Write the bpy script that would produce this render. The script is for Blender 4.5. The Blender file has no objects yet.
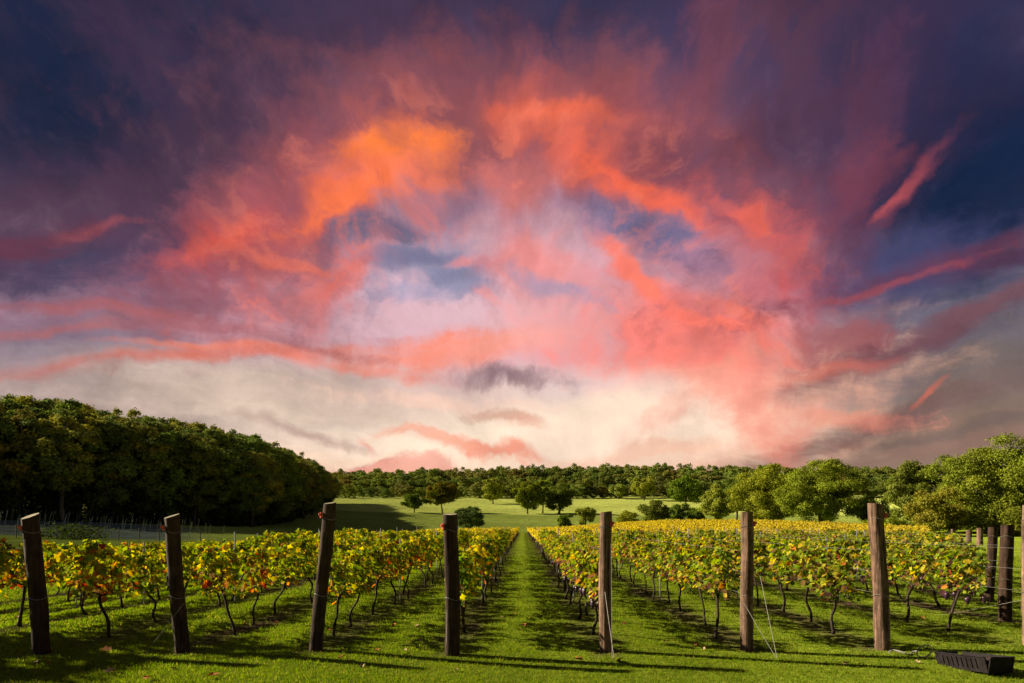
import bpy, bmesh, math, random
import numpy as np
from mathutils import Vector, Matrix

R = math.radians
scene = bpy.context.scene
COL = scene.collection

# ------------------------------------------------------------------ camera
EYE = 1.8
FPX, CX, HY = 600.0, 523.0, 523.0            # focal length, vanishing column and horizon row of the photograph
cam_data = bpy.data.cameras.new('camera')
cam_data.sensor_width = 36.0
cam_data.lens = FPX / 1024.0 * 36.0
cam_data.shift_x = -(CX - 512.0) / 1024.0
cam_data.shift_y = (HY - 341.5) / 1024.0
cam_data.clip_start = 0.1
cam_data.clip_end = 9000.0
cam = bpy.data.objects.new('camera', cam_data)
cam.location = (0, 0, EYE)
cam.rotation_euler = (R(90), 0, 0)
COL.objects.link(cam)
scene.camera = cam

# ------------------------------------------------------------------ exposure
EXPO = 1.5
vs = scene.view_settings
vs.view_transform = 'Standard'
vs.look = 'None'
vs.exposure = EXPO
vs.gamma = 1.0
vs.use_curve_mapping = False
scene.render.engine = 'CYCLES'
scene.cycles.use_adaptive_sampling = True
scene.cycles.adaptive_threshold = 0.012
scene.cycles.adaptive_min_samples = 12
scene.cycles.max_bounces = 6
scene.cycles.diffuse_bounces = 3
scene.cycles.transparent_max_bounces = 6
scene.cycles.use_denoising = True

# ------------------------------------------------------------------ sun
SUN_EL, SUN_AZ = R(27), R(-75)               # azimuth from +Y (the way we look), negative = to the left
sun_dir = Vector((math.sin(SUN_AZ) * math.cos(SUN_EL), math.cos(SUN_AZ) * math.cos(SUN_EL), math.sin(SUN_EL)))
sd = bpy.data.lights.new('sun', 'SUN')
sd.energy = 5.0
sd.angle = R(0.6)
sd.color = (1.0, 0.86, 0.62)
sun = bpy.data.objects.new('sun', sd)
sun.rotation_euler = sun_dir.to_track_quat('Z', 'Y').to_euler()
COL.objects.link(sun)

# ------------------------------------------------------------------ sky: Nishita base under a procedural sunset cloudscape
def lin(rgb):
    out = []
    for c in rgb:
        c = c / 255.0
        out.append(c / 12.92 if c <= 0.04045 else ((c + 0.055) / 1.055) ** 2.4)
    return out

world = bpy.data.worlds.new('World')
scene.world = world
world.use_nodes = True
world.cycles.sampling_method = 'NONE'
NT = world.node_tree
NT.nodes.clear()
def nd(t, **kw):
    n = NT.nodes.new(t)
    for k, v in kw.items():
        setattr(n, k, v)
    return n
def lk(a, b):
    NT.links.new(a, b)
def mth(op, a, b=None, c=None, clamp=False):
    n = nd('ShaderNodeMath', operation=op, use_clamp=clamp)
    for i, x in enumerate((a, b, c)):
        if x is None: continue
        if isinstance(x, (int, float)): n.inputs[i].default_value = x
        else: lk(x, n.inputs[i])
    return n.outputs[0]
def mixc(f, a, b, bt='MIX'):
    n = nd('ShaderNodeMix', data_type='RGBA', blend_type=bt)
    for s, x in ((n.inputs[0], f), (n.inputs[6], a), (n.inputs[7], b)):
        if isinstance(x, (int, float)): s.default_value = x
        elif isinstance(x, (list, tuple)): s.default_value = (x[0], x[1], x[2], 1)
        else: lk(x, s)
    return n.outputs[2]
def ramp(fac, stops, interp='EASE'):
    n = nd('ShaderNodeValToRGB')
    cr = n.color_ramp
    cr.interpolation = interp
    while len(cr.elements) > 1: cr.elements.remove(cr.elements[0])
    cr.elements[0].position = stops[0][0]
    cr.elements[0].color = (*lin(stops[0][1]), 1)
    for p, c in stops[1:]:
        e = cr.elements.new(p)
        e.color = (*lin(c), 1)
    lk(fac, n.inputs[0])
    return n.outputs[0]

tc = nd('ShaderNodeTexCoord')
sep = nd('ShaderNodeSeparateXYZ')
lk(tc.outputs['Generated'], sep.inputs[0])
den = mth('MAXIMUM', mth('ADD', sep.outputs[1], 1.0), 0.2)
cmb = nd('ShaderNodeCombineXYZ')
lk(mth('DIVIDE', sep.outputs[0], den), cmb.inputs[0])
lk(mth('DIVIDE', sep.outputs[2], den), cmb.inputs[1])
UV = cmb.outputs[0]                             # stereographic sky coordinates about the north horizon
def uv_of(px, py):
    d = Vector(((px - CX) / FPX, 1.0, (HY - py) / FPX)).normalized()
    return Vector((d.x / (1 + d.y), d.z / (1 + d.y)))

def noise_vec(vec, scale, detail, rough, loc=(0, 0, 0), scl=(1, 1, 1), dist=0.0):
    m = nd('ShaderNodeMapping')
    m.inputs[1].default_value = loc
    m.inputs[3].default_value = scl
    lk(vec, m.inputs[0])
    n = nd('ShaderNodeTexNoise', noise_dimensions='2D')
    n.inputs['Scale'].default_value = scale
    n.inputs['Detail'].default_value = detail
    n.inputs['Roughness'].default_value = rough
    n.inputs['Distortion'].default_value = dist
    lk(m.outputs[0], n.inputs['Vector'])
    return n
def warp(vec, scale, detail, amt, loc=(0, 0, 0), rough=0.5):
    n = noise_vec(vec, scale, detail, rough, loc)
    s = nd('ShaderNodeVectorMath', operation='SUBTRACT')
    s.inputs[1].default_value = (0.5, 0.5, 0.5)
    lk(n.outputs['Color'], s.inputs[0])
    m = nd('ShaderNodeVectorMath', operation='MULTIPLY_ADD')
    m.inputs[1].default_value = (amt, amt, 0)
    lk(s.outputs[0], m.inputs[0])
    lk(vec, m.inputs[2])
    return m.outputs[0]
W1 = warp(UV, 6.0, 3.0, 0.055, (3.1, 7.7, 0))
W2 = warp(W1, 17.0, 5.0, 0.035, (1.3, 4.2, 0), 0.6)
W3 = warp(warp(UV, 5.0, 2.0, 0.035, (8.3, 2.2, 0)), 24.0, 4.0, 0.016, (5.5, 9.1, 0), 0.6)      # calmer, for thin streaks

# base: clear dusk sky by height and bearing (image row / column given through the same sky coordinates)
sv = nd('ShaderNodeSeparateXYZ'); lk(W1, sv.inputs[0])
rowf = mth('MULTIPLY', sv.outputs[1], 2.0)
def rv(py): return uv_of(523, py)[1] * 2
base = ramp(rowf, [(0.0, (240, 205, 176)), (rv(470), (250, 216, 190)), (rv(420), (240, 218, 208)), (rv(385), (214, 188, 186)),
                   (rv(340), (205, 165, 180)), (rv(280), (170, 130, 155)), (rv(200), (118, 92, 118)), (rv(120), (78, 66, 98)), (rv(0), (54, 48, 80)), (0.99, (24, 32, 62))])
nis = nd('ShaderNodeTexSky', sky_type='NISHITA')
nis.sun_disc = False
nis.sun_elevation = SUN_EL
nis.sun_rotation = SUN_AZ
nsc = nd('ShaderNodeVectorMath', operation='SCALE')
nsc.inputs[3].default_value = 0.05
lk(nis.outputs[0], nsc.inputs[0])
behind = nd('ShaderNodeMapRange', interpolation_type='SMOOTHSTEP')     # away from the afterglow the dome is dusk blue
behind.inputs[1].default_value = -0.55; behind.inputs[2].default_value = 0.35
behind.inputs[3].default_value = 1.0; behind.inputs[4].default_value = 0.0
lk(sep.outputs[1], behind.inputs[0])
base = mixc(behind.outputs[0], base, lin((90, 88, 104)))
col = mixc(0.90, nsc.outputs[0], base)

# shared cloud textures: billows, fine shreds, wisps fanning out from the low light, flat bands
def fan(px, py, kr):
    c0 = uv_of(px, py)
    sb = nd('ShaderNodeVectorMath', operation='SUBTRACT'); sb.inputs[1].default_value = (c0.x, c0.y, 0)
    lk(W3, sb.inputs[0])
    s2 = nd('ShaderNodeSeparateXYZ'); lk(sb.outputs[0], s2.inputs[0])
    ang = mth('ARCTAN2', s2.outputs[1], s2.outputs[0])
    ln = nd('ShaderNodeVectorMath', operation='LENGTH'); lk(sb.outputs[0], ln.inputs[0])
    cb = nd('ShaderNodeCombineXYZ')
    lk(ang, cb.inputs[0]); lk(mth('MULTIPLY', ln.outputs['Value'], kr), cb.inputs[1])
    away = nd('ShaderNodeMapRange', interpolation_type='SMOOTHSTEP')
    away.inputs[1].default_value = 0.05; away.inputs[2].default_value = 0.22
    lk(ln.outputs['Value'], away.inputs[0])
    return cb.outputs[0], away.outputs[0]
FAN, AWAY = fan(505, 450, 2.2)
def centred(n):
    return mth('MULTIPLY', mth('SUBTRACT', n.outputs[0], 0.5), 2.6)
NZ = {
    'b': centred(noise_vec(W1, 14.0, 8.0, 0.60, (5.2, 1.7, 0))),
    'f': centred(noise_vec(W2, 40.0, 6.0, 0.62, (2.9, 6.1, 0))),
    'r': mth('MULTIPLY', centred(noise_vec(FAN, 7.0, 7.0, 0.64, (0.4, 3.3, 0))), AWAY),
    'h': centred(noise_vec(W3, 14.0, 7.0, 0.62, (4.4, 0.6, 0), (0.45, 3.6, 1))),
}
def stroke(c, px, py, rx, ry, rot, rgb, op=1.0, soft=0.5, na=0.5, tex='b', src=None):
    """An elliptical bank of cloud: centre, half sizes and turn as seen from the vineyard, its edge torn by noise."""
    a = R(rot)
    p0 = uv_of(px, py)
    e1 = (uv_of(px + rx * math.cos(a), py - rx * math.sin(a)) - uv_of(px - rx * math.cos(a), py + rx * math.sin(a))) / 2
    e2 = (uv_of(px + ry * math.sin(a), py + ry * math.cos(a)) - uv_of(px - ry * math.sin(a), py - ry * math.cos(a))) / 2
    sq = nd('ShaderNodeVectorMath', operation='MULTIPLY_ADD')   # keeps the banks in order of depth
    sq.inputs[1].default_value = (1e-7, 1e-7, 1e-7)
    lk(c, sq.inputs[0])
    lk(src or W2, sq.inputs[2])
    m = nd('ShaderNodeMapping', vector_type='TEXTURE')
    m.inputs[1].default_value = (p0.x, p0.y, 0)
    m.inputs[2].default_value = (0, 0, math.atan2(e1.y, e1.x))
    m.inputs[3].default_value = (e1.length, e2.length, 1)
    lk(sq.outputs[0], m.inputs[0])
    ln = nd('ShaderNodeVectorMath', operation='LENGTH')
    lk(m.outputs[0], ln.inputs[0])
    f = ln.outputs['Value']
    for i, t in enumerate(tex):
        f = mth('MULTIPLY_ADD', NZ[t.lower()], (na if t.islower() else -na) * (2.2 if i == 0 else 1.5), f)
    r = nd('ShaderNodeMapRange', interpolation_type='SMOOTHSTEP')
    r.inputs[1].default_value = 1 - soft
    r.inputs[2].default_value = 1 + soft
    r.inputs[3].default_value = op
    r.inputs[4].default_value = 0.0
    lk(f, r.inputs[0])
    return mixc(r.outputs[0], c, lin(rgb))
S = W2; T = W3
STROKES = [
    # broad tones ------------------------------------------------
    (60, 90, 210, 170, 20, (22, 34, 62), .95, .75, .25, 'BF', None),
    (150, 110, 110, 60, 20, (26, 38, 66), .8, .6, .3, 'rF', None),
    (320, 40, 190, 70, 10, (70, 52, 76), .75, .8, .4, 'Bf', None),
    (960, 130, 170, 170, -20, (34, 38, 70), .95, .75, .25, 'bR', None),
    (820, 90, 170, 110, 60, (62, 50, 80), .8, .8, .4, 'bf', None),
    (660, 60, 90, 90, 30, (64, 56, 88), .8, .7, .3, 'BF', None),
    (90, 265, 170, 40, 5, (56, 62, 94), .9, .7, .3, 'rF', None),
    (120, 315, 200, 34, 2, (125, 92, 116), .8, .8, .4, 'hf', T),
    (40, 350, 120, 24, 3, (122, 112, 134), .8, .7, .3, 'HF', T),
    (130, 402, 240, 36, 2, (172, 154, 150), .95, .7, .2, 'Hr', T),
    (60, 420, 150, 40, 0, (160, 142, 142), .8, .7, .2, 'Hr', T),
    (290, 402, 150, 34, 0, (206, 186, 172), .9, .7, .2, 'hR', T),
    (1000, 300, 170, 90, 15, (64, 72, 104), .95, .7, .3, 'HF', T),
    (900, 345, 150, 45, 18, (108, 104, 122), .9, .7, .3, 'hR', T),
    (965, 400, 180, 60, 14, (118, 106, 104), .95, .7, .2, 'HF', T),
    (930, 445, 190, 40, 8, (134, 110, 98), .95, .7, .2, 'hR', T),
    (760, 420, 130, 50, 25, (222, 170, 148), .8, .7, .3, 'HF', T),
    (1010, 190, 60, 110, -25, (20, 36, 66), .95, .6, .25, 'Bf', None),
    (900, 270, 110, 34, 12, (66, 68, 108), .85, .6, .3, 'bR', None),
    (480, 120, 200, 60, 5, (128, 80, 92), .75, .8, .35, 'bf', None),
    (110, 195, 190, 50, 15, (84, 58, 80), .7, .8, .4, 'BF', None),
    # 
    (495, 322, 90, 34, 0, (228, 194, 204), .85, .9, .3, 'bf', None),
    # soft broad glow of the arch
    (280, 245, 130, 56, 28, (150, 80, 94), .7, .95, .2, 'bf', None),
    (390, 175, 120, 60, 20, (184, 94, 90), .75, .95, .2, 'Bf', None),
    (555, 125, 130, 58, -8, (170, 90, 92), .75, .95, .2, 'bf', None),
    (675, 190, 110, 52, -35, (176, 88, 94), .75, .95, .2, 'Bf', None),
    (765, 265, 66, 70, 10, (166, 84, 98), .65, .95, .2, 'bf', None),
    (480, 225, 130, 52, 0, (186, 126, 140), .8, .9, .25, 'bf', None),
    (490, 305, 150, 66, 0, (220, 182, 196), .9, .85, .2, 'Bf', None),
    # the glowing arch ------------------------------------------
    (250, 232, 80, 38, 24, (176, 84, 88), .7, .9, .4, 'bf', None),
    (210, 242, 40, 16, 24, (224, 94, 80), .8, .9, .4, 'Bf', None),
    (315, 280, 70, 34, 30, (206, 104, 98), .7, .9, .5, 'bF', None),
    (335, 204, 48, 22, 32, (224, 104, 82), .8, .8, .35, 'bf', None),
    (404, 160, 70, 34, 16, (244, 122, 78), .9, .8, .3, 'bf', None),
    (402, 152, 42, 20, 14, (255, 132, 66), .85, .9, .3, 'Bf', None),
    (365, 196, 56, 13, 16, (246, 122, 82), .8, .8, .3, 'bf', None),
    (465, 178, 60, 20, -10, (224, 118, 96), .65, .9, .4, 'bf', None),
    (470, 112, 62, 44, 0, (112, 72, 88), .8, .9, .5, 'BF', None),
    (520, 82, 26, 22, 60, (186, 90, 84), .6, .9, .4, 'bf', None),
    (555, 112, 70, 25, -10, (216, 104, 84), .75, .9, .35, 'BF', None),
    (530, 172, 60, 30, 5, (192, 108, 108), .75, .9, .4, 'bf', None),
    (600, 158, 46, 24, -55, (228, 106, 86), .75, .8, .4, 'bf', None),
    (640, 184, 58, 17, -36, (236, 106, 86), .85, .7, .4, 'BF', None),
    (690, 170, 60, 30, -35, (120, 72, 90), .6, .9, .6, 'bf', None),
    (738, 216, 56, 26, -28, (220, 104, 98), .8, .9, .5, 'rf', None),
    (715, 160, 75, 44, -20, (106, 70, 90), .75, .9, .5, 'BF', None),
    (765, 262, 34, 50, 20, (200, 100, 106), .5, .95, .6, 'rf', None),
    (695, 85, 30, 60, 10, (124, 70, 86), .6, .9, .6, 'rF', None),
    (790, 90, 60, 46, -20, (96, 62, 84), .5, .9, .6, 'rf', None),
    (872, 120, 22, 100, -5, (98, 60, 86), .55, .9, .6, 'rF', None),
    (860, 180, 36, 22, 50, (136, 70, 88), .5, .9, .6, 'rf', None),
    (700, 255, 60, 30, -30, (196, 134, 150), .7, .7, .4, 'bf', None),
    # blue windows in the middle --------------------------------
    (364, 234, 34, 14, 6, (100, 92, 120), .85, .8, .3, 'bf', None),
    (446, 208, 40, 15, 10, (122, 104, 132), .65, .9, .35, 'Bf', None),
    (405, 270, 58, 34, 15, (150, 150, 182), .85, .8, .6, 'bf', None),
    (412, 256, 34, 12, 8, (118, 116, 150), .75, .8, .6, 'BF', None),
    (455, 290, 40, 14, -15, (140, 140, 174), .7, .8, .6, 'bf', None),
    (486, 274, 13, 7, -40, (124, 124, 158), .6, .9, .5, 'bf', None),
    (560, 300, 40, 16, -20, (166, 152, 180), .7, .7, .5, 'rF', None),
    (645, 226, 44, 22, -20, (108, 104, 140), .85, .8, .35, 'bf', None),
    (600, 220, 40, 16, -20, (160, 130, 158), .6, .7, .5, 'bR', None),
    (295, 262, 22, 16, 40, (120, 88, 108), .6, .7, .5, 'bf', None),
    # coral heart -----------------------------------------------
    (550, 268, 50, 28, -10, (242, 142, 138), .75, .9, .5, 'bf', None),
    (456, 262, 16, 7, 0, (240, 140, 136), .6, .9, .4, 'bf', None),
    (486, 304, 22, 10, -20, (246, 150, 146), .7, .6, .5, 'Bf', None),
    (655, 350, 105, 38, -14, (246, 128, 116), .85, .9, .4, 'BF', None),
    (640, 285, 60, 11, -54, (246, 126, 112), .8, .8, .35, 'bF', None),
    (715, 382, 80, 26, -28, (246, 124, 112), .85, .9, .35, 'rf', None),
    (680, 318, 44, 22, -35, (234, 114, 108), .65, .9, .4, 'bf', None),
    (735, 338, 76, 28, -10, (214, 122, 120), .65, .9, .6, 'bf', None),
    (770, 300, 50, 22, -20, (206, 116, 124), .6, .7, .5, 'bR', None),
    (755, 333, 34, 12, -15, (242, 116, 96), .75, .8, .4, 'bf', None),
    (797, 288, 12, 14, 0, (214, 92, 92), .6, .9, .4, 'bf', None),
    (835, 345, 56, 22, -8, (158, 92, 100), .65, .9, .6, 'rf', None),
    (540, 335, 50, 30, 0, (236, 176, 180), .6, .9, .4, 'bf', None),
    # crisp crests and gaps
    (372, 236, 34, 11, 8, (98, 94, 124), .75, .6, .35, 'bf', None),
    (400, 258, 46, 11, 10, (118, 118, 152), .7, .6, .4, 'Bf', None),
    (446, 284, 40, 11, -10, (132, 134, 168), .7, .6, .4, 'bf', None),
    (410, 300, 46, 12, 4, (162, 158, 190), .6, .7, .4, 'hf', None),
    (648, 230, 46, 17, -22, (104, 102, 140), .75, .6, .35, 'Bf', None),
    (572, 300, 40, 9, -24, (160, 152, 184), .65, .7, .4, 'bf', None),
    (700, 262, 34, 12, -35, (120, 106, 142), .55, .7, .4, 'bf', None),
    (336, 210, 52, 8, 20, (250, 122, 78), .8, .6, .35, 'bf', None),
    (400, 146, 46, 14, 14, (255, 130, 66), .8, .7, .35, 'Bf', None),
    (555, 98, 52, 11, -8, (232, 108, 80), .75, .7, .4, 'bf', None),
    (602, 160, 34, 9, -62, (242, 110, 80), .8, .6, .4, 'Bf', None),
    (652, 190, 54, 10, -34, (244, 108, 82), .85, .6, .35, 'bf', None),
    (728, 210, 40, 11, -22, (232, 106, 92), .75, .6, .4, 'rf', None),
    (280, 268, 36, 6, -12, (232, 116, 96), .6, .7, .4, 'bf', None),
    (330, 290, 34, 12, 40, (226, 110, 92), .65, .7, .4, 'Bf', None),
    (640, 280, 54, 8, -55, (252, 128, 110), .8, .6, .35, 'bf', None),
    (720, 345, 60, 9, -18, (252, 122, 104), .7, .6, .4, 'bF', None),
    (455, 345, 60, 7, -3, (254, 150, 124), .7, .6, .4, 'hf', T),
    # right-hand streaks ----------------------------------------
    (905, 343, 135, 11, 21, (108, 72, 84), .85, .9, .3, 'hf', T),
    (1000, 300, 70, 10, 22, (118, 82, 94), .8, .7, .5, 'hR', T),
    (825, 368, 60, 6, 12, (220, 116, 100), .6, .9, .4, 'hf', T),
    (930, 264, 150, 10, 17, (104, 58, 80), .7, 1.0, .4, 'bf', T),
    (880, 284, 70, 3, 16, (160, 76, 86), .6, 1.0, .5, 'hf', T),
    (1000, 258, 60, 14, 14, (84, 50, 74), .7, .9, .4, 'HF', T),
    (930, 178, 50, 7, 47, (150, 74, 90), .7, 1.0, .3, 'rf', None),
    (910, 196, 30, 5, 40, (190, 86, 92), .6, 1.0, .3, 'rF', None),
    (825, 436, 125, 10, 20, (120, 88, 84), .9, .8, .25, 'Hr', T),
    (940, 402, 105, 10, 14, (122, 96, 95), .75, .9, .3, 'hf', T),
    (960, 440, 110, 9, 6, (140, 112, 102), .8, .7, .4, 'hR', T),
    (980, 425, 90, 6, 10, (112, 98, 96), .6, .7, .4, 'Hr', T),
    (940, 385, 17, 3, 36, (206, 112, 96), .75, .9, .3, 'hf', T),
    (800, 405, 80, 8, -4, (230, 136, 116), .5, .7, .5, 'HF', T),
    # left-hand bands --------------------------------------------
    (95, 224, 40, 6, 12, (170, 84, 86), .65, 1.0, .5, 'bf', T),
    (30, 235, 70, 14, 10, (100, 54, 72), .7, .9, .5, 'HF', T),
    (110, 312, 110, 5, -2, (166, 94, 100), .6, 1.0, .4, 'hf', T),
    (60, 334, 80, 5, 2, (180, 100, 98), .65, 1.0, .4, 'HF', T),
    (220, 325, 120, 8, -4, (176, 104, 110), .6, 1.0, .4, 'hf', T),
    (120, 365, 100, 5, 9, (200, 116, 108), .65, 1.0, .5, 'bF', T),
    (235, 352, 90, 6, 5, (222, 122, 104), .7, 1.0, .5, 'bf', T),
    (215, 345, 70, 3, 2, (240, 134, 106), .6, 1.0, .5, 'hf', T),
    (335, 360, 80, 7, -9, (240, 130, 108), .75, 1.0, .5, 'Bf', T),
    (425, 350, 85, 14, -2, (248, 144, 122), .8, .9, .4, 'hf', T),
    (500, 345, 60, 14, 8, (244, 168, 158), .6, .7, .5, 'Hr', T),
    (300, 340, 60, 5, -10, (160, 100, 108), .5, .9, .5, 'hf', T),
    (30, 376, 60, 10, 0, (172, 104, 104), .45, 1.0, .5, 'hf', T),
    # pale light over the hills ---------------------------------
    (540, 430, 190, 28, 0, (252, 232, 210), .9, .95, .2, 'hR', T),
    (640, 422, 110, 28, 10, (252, 226, 206), .8, .9, .2, 'Hr', T),
    (725, 408, 60, 16, -32, (246, 150, 132), .7, .95, .4, 'rf', None),
    (690, 400, 70, 12, 24, (248, 168, 150), .5, .95, .4, 'rf', None),
    (580, 388, 70, 12, 0, (226, 204, 204), .6, .9, .3, 'hf', T),
    (420, 392, 80, 12, -3, (222, 192, 186), .6, .9, .3, 'hf', T),
    (350, 404, 120, 12, -4, (208, 186, 174), .7, .9, .3, 'Hr', T),
    (430, 398, 90, 7, -6, (238, 200, 184), .7, .7, .5, 'HF', T),
    # small clouds -----------------------------------------------
    (522, 377, 42, 8, 0, (150, 120, 128), .8, .9, .5, 'bf', None),
    (504, 375, 20, 7, 0, (120, 96, 108), .6, .9, .5, 'Bf', None),
    (508, 415, 34, 4, -8, (206, 160, 142), .8, .7, .5, 'hf', T),
    (525, 422, 18, 5, -10, (226, 170, 150), .7, .7, .5, 'HF', T),
    (495, 449, 52, 9, -2, (236, 150, 126), .9, .6, .55, 'rF', None),
    (430, 440, 34, 5, -14, (240, 172, 148), .8, .7, .5, 'Bf', None),
    (305, 433, 46, 4, -14, (176, 146, 138), .7, 1.0, .3, 'hf', T),
    (362, 442, 12, 4, -25, (226, 166, 150), .8, .7, .5, 'HF', T),
    (362, 468, 40, 7, 0, (190, 124, 122), .7, .8, .5, 'bf', None),
    (410, 472, 44, 5, 2, (232, 150, 136), .7, .8, .5, 'Bf', None),
    (650, 452, 90, 6, 8, (244, 190, 164), .6, .7, .5, 'hf', T),
]
for st in STROKES:
    px, py, rx, ry, rot, rgb, op, soft, na, tex, src = st
    col = stroke(col, px, py, rx, ry, rot, rgb, op, soft, na, tex, src)
# embers and shreds: the arch of cloud is broken into lit crests and violet hollows
def ring(px, py, r0, r1):
    c0 = uv_of(px, py); e = uv_of(px + 100, py).x - c0.x
    m = nd('ShaderNodeMapping', vector_type='TEXTURE')
    m.inputs[1].default_value = (c0.x, c0.y, 0); m.inputs[3].default_value = (e, e * .62, 1)
    lk(W2, m.inputs[0])
    ln = nd('ShaderNodeVectorMath', operation='LENGTH'); lk(m.outputs[0], ln.inputs[0])
    d = mth('ABSOLUTE', mth('SUBTRACT', ln.outputs['Value'], (r0 + r1) / 2))
    r = nd('ShaderNodeMapRange', interpolation_type='SMOOTHSTEP')
    r.inputs[1].default_value = (r1 - r0) * .25; r.inputs[2].default_value = (r1 - r0) * .62
    r.inputs[3].default_value = 1; r.inputs[4].default_value = 0
    lk(d, r.inputs[0])
    return r.outputs[0]
def above(x, a, b, k):
    r = nd('ShaderNodeMapRange', interpolation_type='SMOOTHSTEP')
    r.inputs[1].default_value = a; r.inputs[2].default_value = b; r.inputs[4].default_value = k
    lk(x, r.inputs[0])
    return r.outputs[0]
RING = mth('MULTIPLY', ring(500, 290, 1.2, 3.0), above(sv.outputs[1], uv_of(523, 395).y, uv_of(523, 330).y, 1.0))
NB2 = centred(noise_vec(W2, 22.0, 7.0, 0.6, (7.7, 3.9, 0)))
mixn = mth('ADD', mth('MULTIPLY', NB2, 1.0), mth('MULTIPLY', NZ['f'], 0.5))
col = mixc(mth('MULTIPLY', RING, above(mixn, .0, .6, .30)), col, lin((246, 132, 104)))
col = mixc(mth('MULTIPLY', RING, above(mth('MULTIPLY', mixn, -1.0), .0, .65, .30)), col, lin((112, 82, 110)))
# thin mottling over everything: paler and darker shreds, then a rosy fan of wisps
g = mth('ADD', 1.0, mth('ADD', mth('MULTIPLY', NZ['b'], 0.16), mth('ADD', mth('MULTIPLY', NZ['f'], 0.13), mth('MULTIPLY', NZ['r'], 0.22))))
sg = nd('ShaderNodeVectorMath', operation='SCALE')
lk(col, sg.inputs[0]); lk(g, sg.inputs[3])
tn = nd('ShaderNodeVectorMath', operation='MULTIPLY')
tn.inputs[1].default_value = (1.07, 1.03, 0.98)
lk(sg.outputs[0], tn.inputs[0])
col = tn.outputs[0]
bg = nd('ShaderNodeBackground')
lk(col, bg.inputs[0])
bg.inputs[1].default_value = 1.0 / 2 ** EXPO      # the cloudscape's colours are given as they appear in the picture
wo = nd('ShaderNodeOutputWorld')
lk(bg.outputs[0], wo.inputs[0])

# ================================================================== helpers
rng = np.random.default_rng(11)
def sm(x, a, b):
    t = np.clip((np.asarray(x, float) - a) / (b - a), 0, 1)
    return t * t * (3 - 2 * t)
def tag(o, label=None, cat=None, group=None, kind=None):
    if label: o['label'] = label
    if cat: o['category'] = cat
    if group: o['group'] = group
    if kind: o['kind'] = kind
    return o
def link(o, parent=None):
    COL.objects.link(o)
    if parent is not None: o.parent = parent
    return o
def empty(name, loc=(0, 0, 0), rz=0.0):
    o = bpy.data.objects.new(name, None)
    o.empty_display_size = 0.2
    o.location = loc
    o.rotation_euler = (0, 0, rz)
    return link(o)
def copy_tree(o, parent=None):
    c = o.copy()
    link(c, parent)
    for ch in o.children: copy_tree(ch, c)
    return c

class MB:
    """Collects polygons (and a colour per face) and links them as one mesh object."""
    def __init__(s): s.v = []; s.f = []; s.c = []; s.n = 0; s.uvals = []
    def add(s, verts, faces, col=(1, 1, 1)):
        verts = np.asarray(verts, float)
        faces = [tuple(int(i) + s.n for i in f) for f in faces]
        s.v.append(verts); s.f.extend(faces); s.n += len(verts)
        s.c.extend([col] * len(faces))
    def box(s, c, size, rot=None, col=(1, 1, 1)):
        x, y, z = np.array(size) / 2
        v = np.array([(-x, -y, -z), (x, -y, -z), (x, y, -z), (-x, y, -z), (-x, -y, z), (x, -y, z), (x, y, z), (-x, y, z)])
        if rot is not None: v = v @ np.array(rot).T
        s.add(v + np.array(c), [(0, 3, 2, 1), (4, 5, 6, 7), (0, 1, 5, 4), (1, 2, 6, 5), (2, 3, 7, 6), (3, 0, 4, 7)], col)
    def tube(s, pts, rad, n=6, cap=True, col=(1, 1, 1), jit=0.0, r=None):
        pts = np.asarray(pts, float); m = len(pts)
        rad = np.full(m, rad) if np.isscalar(rad) else np.asarray(rad, float)
        d = np.gradient(pts, axis=0)
        d /= np.linalg.norm(d, axis=1)[:, None] + 1e-9
        ref = np.array([1.0, 0, 0]) if abs(d[0][0]) < 0.8 else np.array([0, 1.0, 0])
        V = []
        for i in range(m):
            a = np.cross(d[i], ref); a /= np.linalg.norm(a) + 1e-9
            b = np.cross(d[i], a)
            for k in range(n):
                t = 2 * math.pi * k / n
                rr = rad[i] * (1 + (jit * (r.random() - .5) if jit else 0))
                V.append(pts[i] + rr * (math.cos(t) * a + math.sin(t) * b))
        F = []
        for i in range(m - 1):
            for k in range(n):
                F.append((i * n + k, i * n + (k + 1) % n, (i + 1) * n + (k + 1) % n, (i + 1) * n + k))
        if cap:
            F.append(tuple(range(n - 1, -1, -1))); F.append(tuple(range((m - 1) * n, m * n)))
        s.add(V, F, col)
    def build(s, name, mat, parent=None, smooth=False):
        me = bpy.data.meshes.new(name)
        V = np.concatenate(s.v) if s.v else np.zeros((0, 3))
        me.from_pydata(V.tolist(), [], s.f)
        at = me.attributes.new('tint', 'FLOAT_COLOR', 'FACE')
        at.data.foreach_set('color', np.column_stack([np.array(s.c, float), np.ones(len(s.c))]).astype(np.float32).ravel())
        if smooth: me.polygons.foreach_set('use_smooth', np.ones(len(me.polygons), bool))
        me.materials.append(mat)
        return link(bpy.data.objects.new(name, me), parent)

def big_mesh(name, V, F, mat, cols=None, k=4):
    """Mesh from numpy arrays: V (n,3), F (m,k), cols (m,3) per face."""
    me = bpy.data.meshes.new(name)
    V = np.asarray(V, np.float32); F = np.asarray(F, np.int32)
    me.vertices.add(len(V)); me.vertices.foreach_set('co', V.ravel())
    me.loops.add(F.size); me.loops.foreach_set('vertex_index', F.ravel())
    me.polygons.add(len(F))
    me.polygons.foreach_set('loop_start', np.arange(0, F.size, F.shape[1], dtype=np.int32))
    me.update(calc_edges=True)
    if cols is not None:
        at = me.attributes.new('tint', 'FLOAT_COLOR', 'FACE')
        at.data.foreach_set('color', np.column_stack([cols, np.ones(len(cols))]).astype(np.float32).ravel())
    me.materials.append(mat)
    return me

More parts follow.
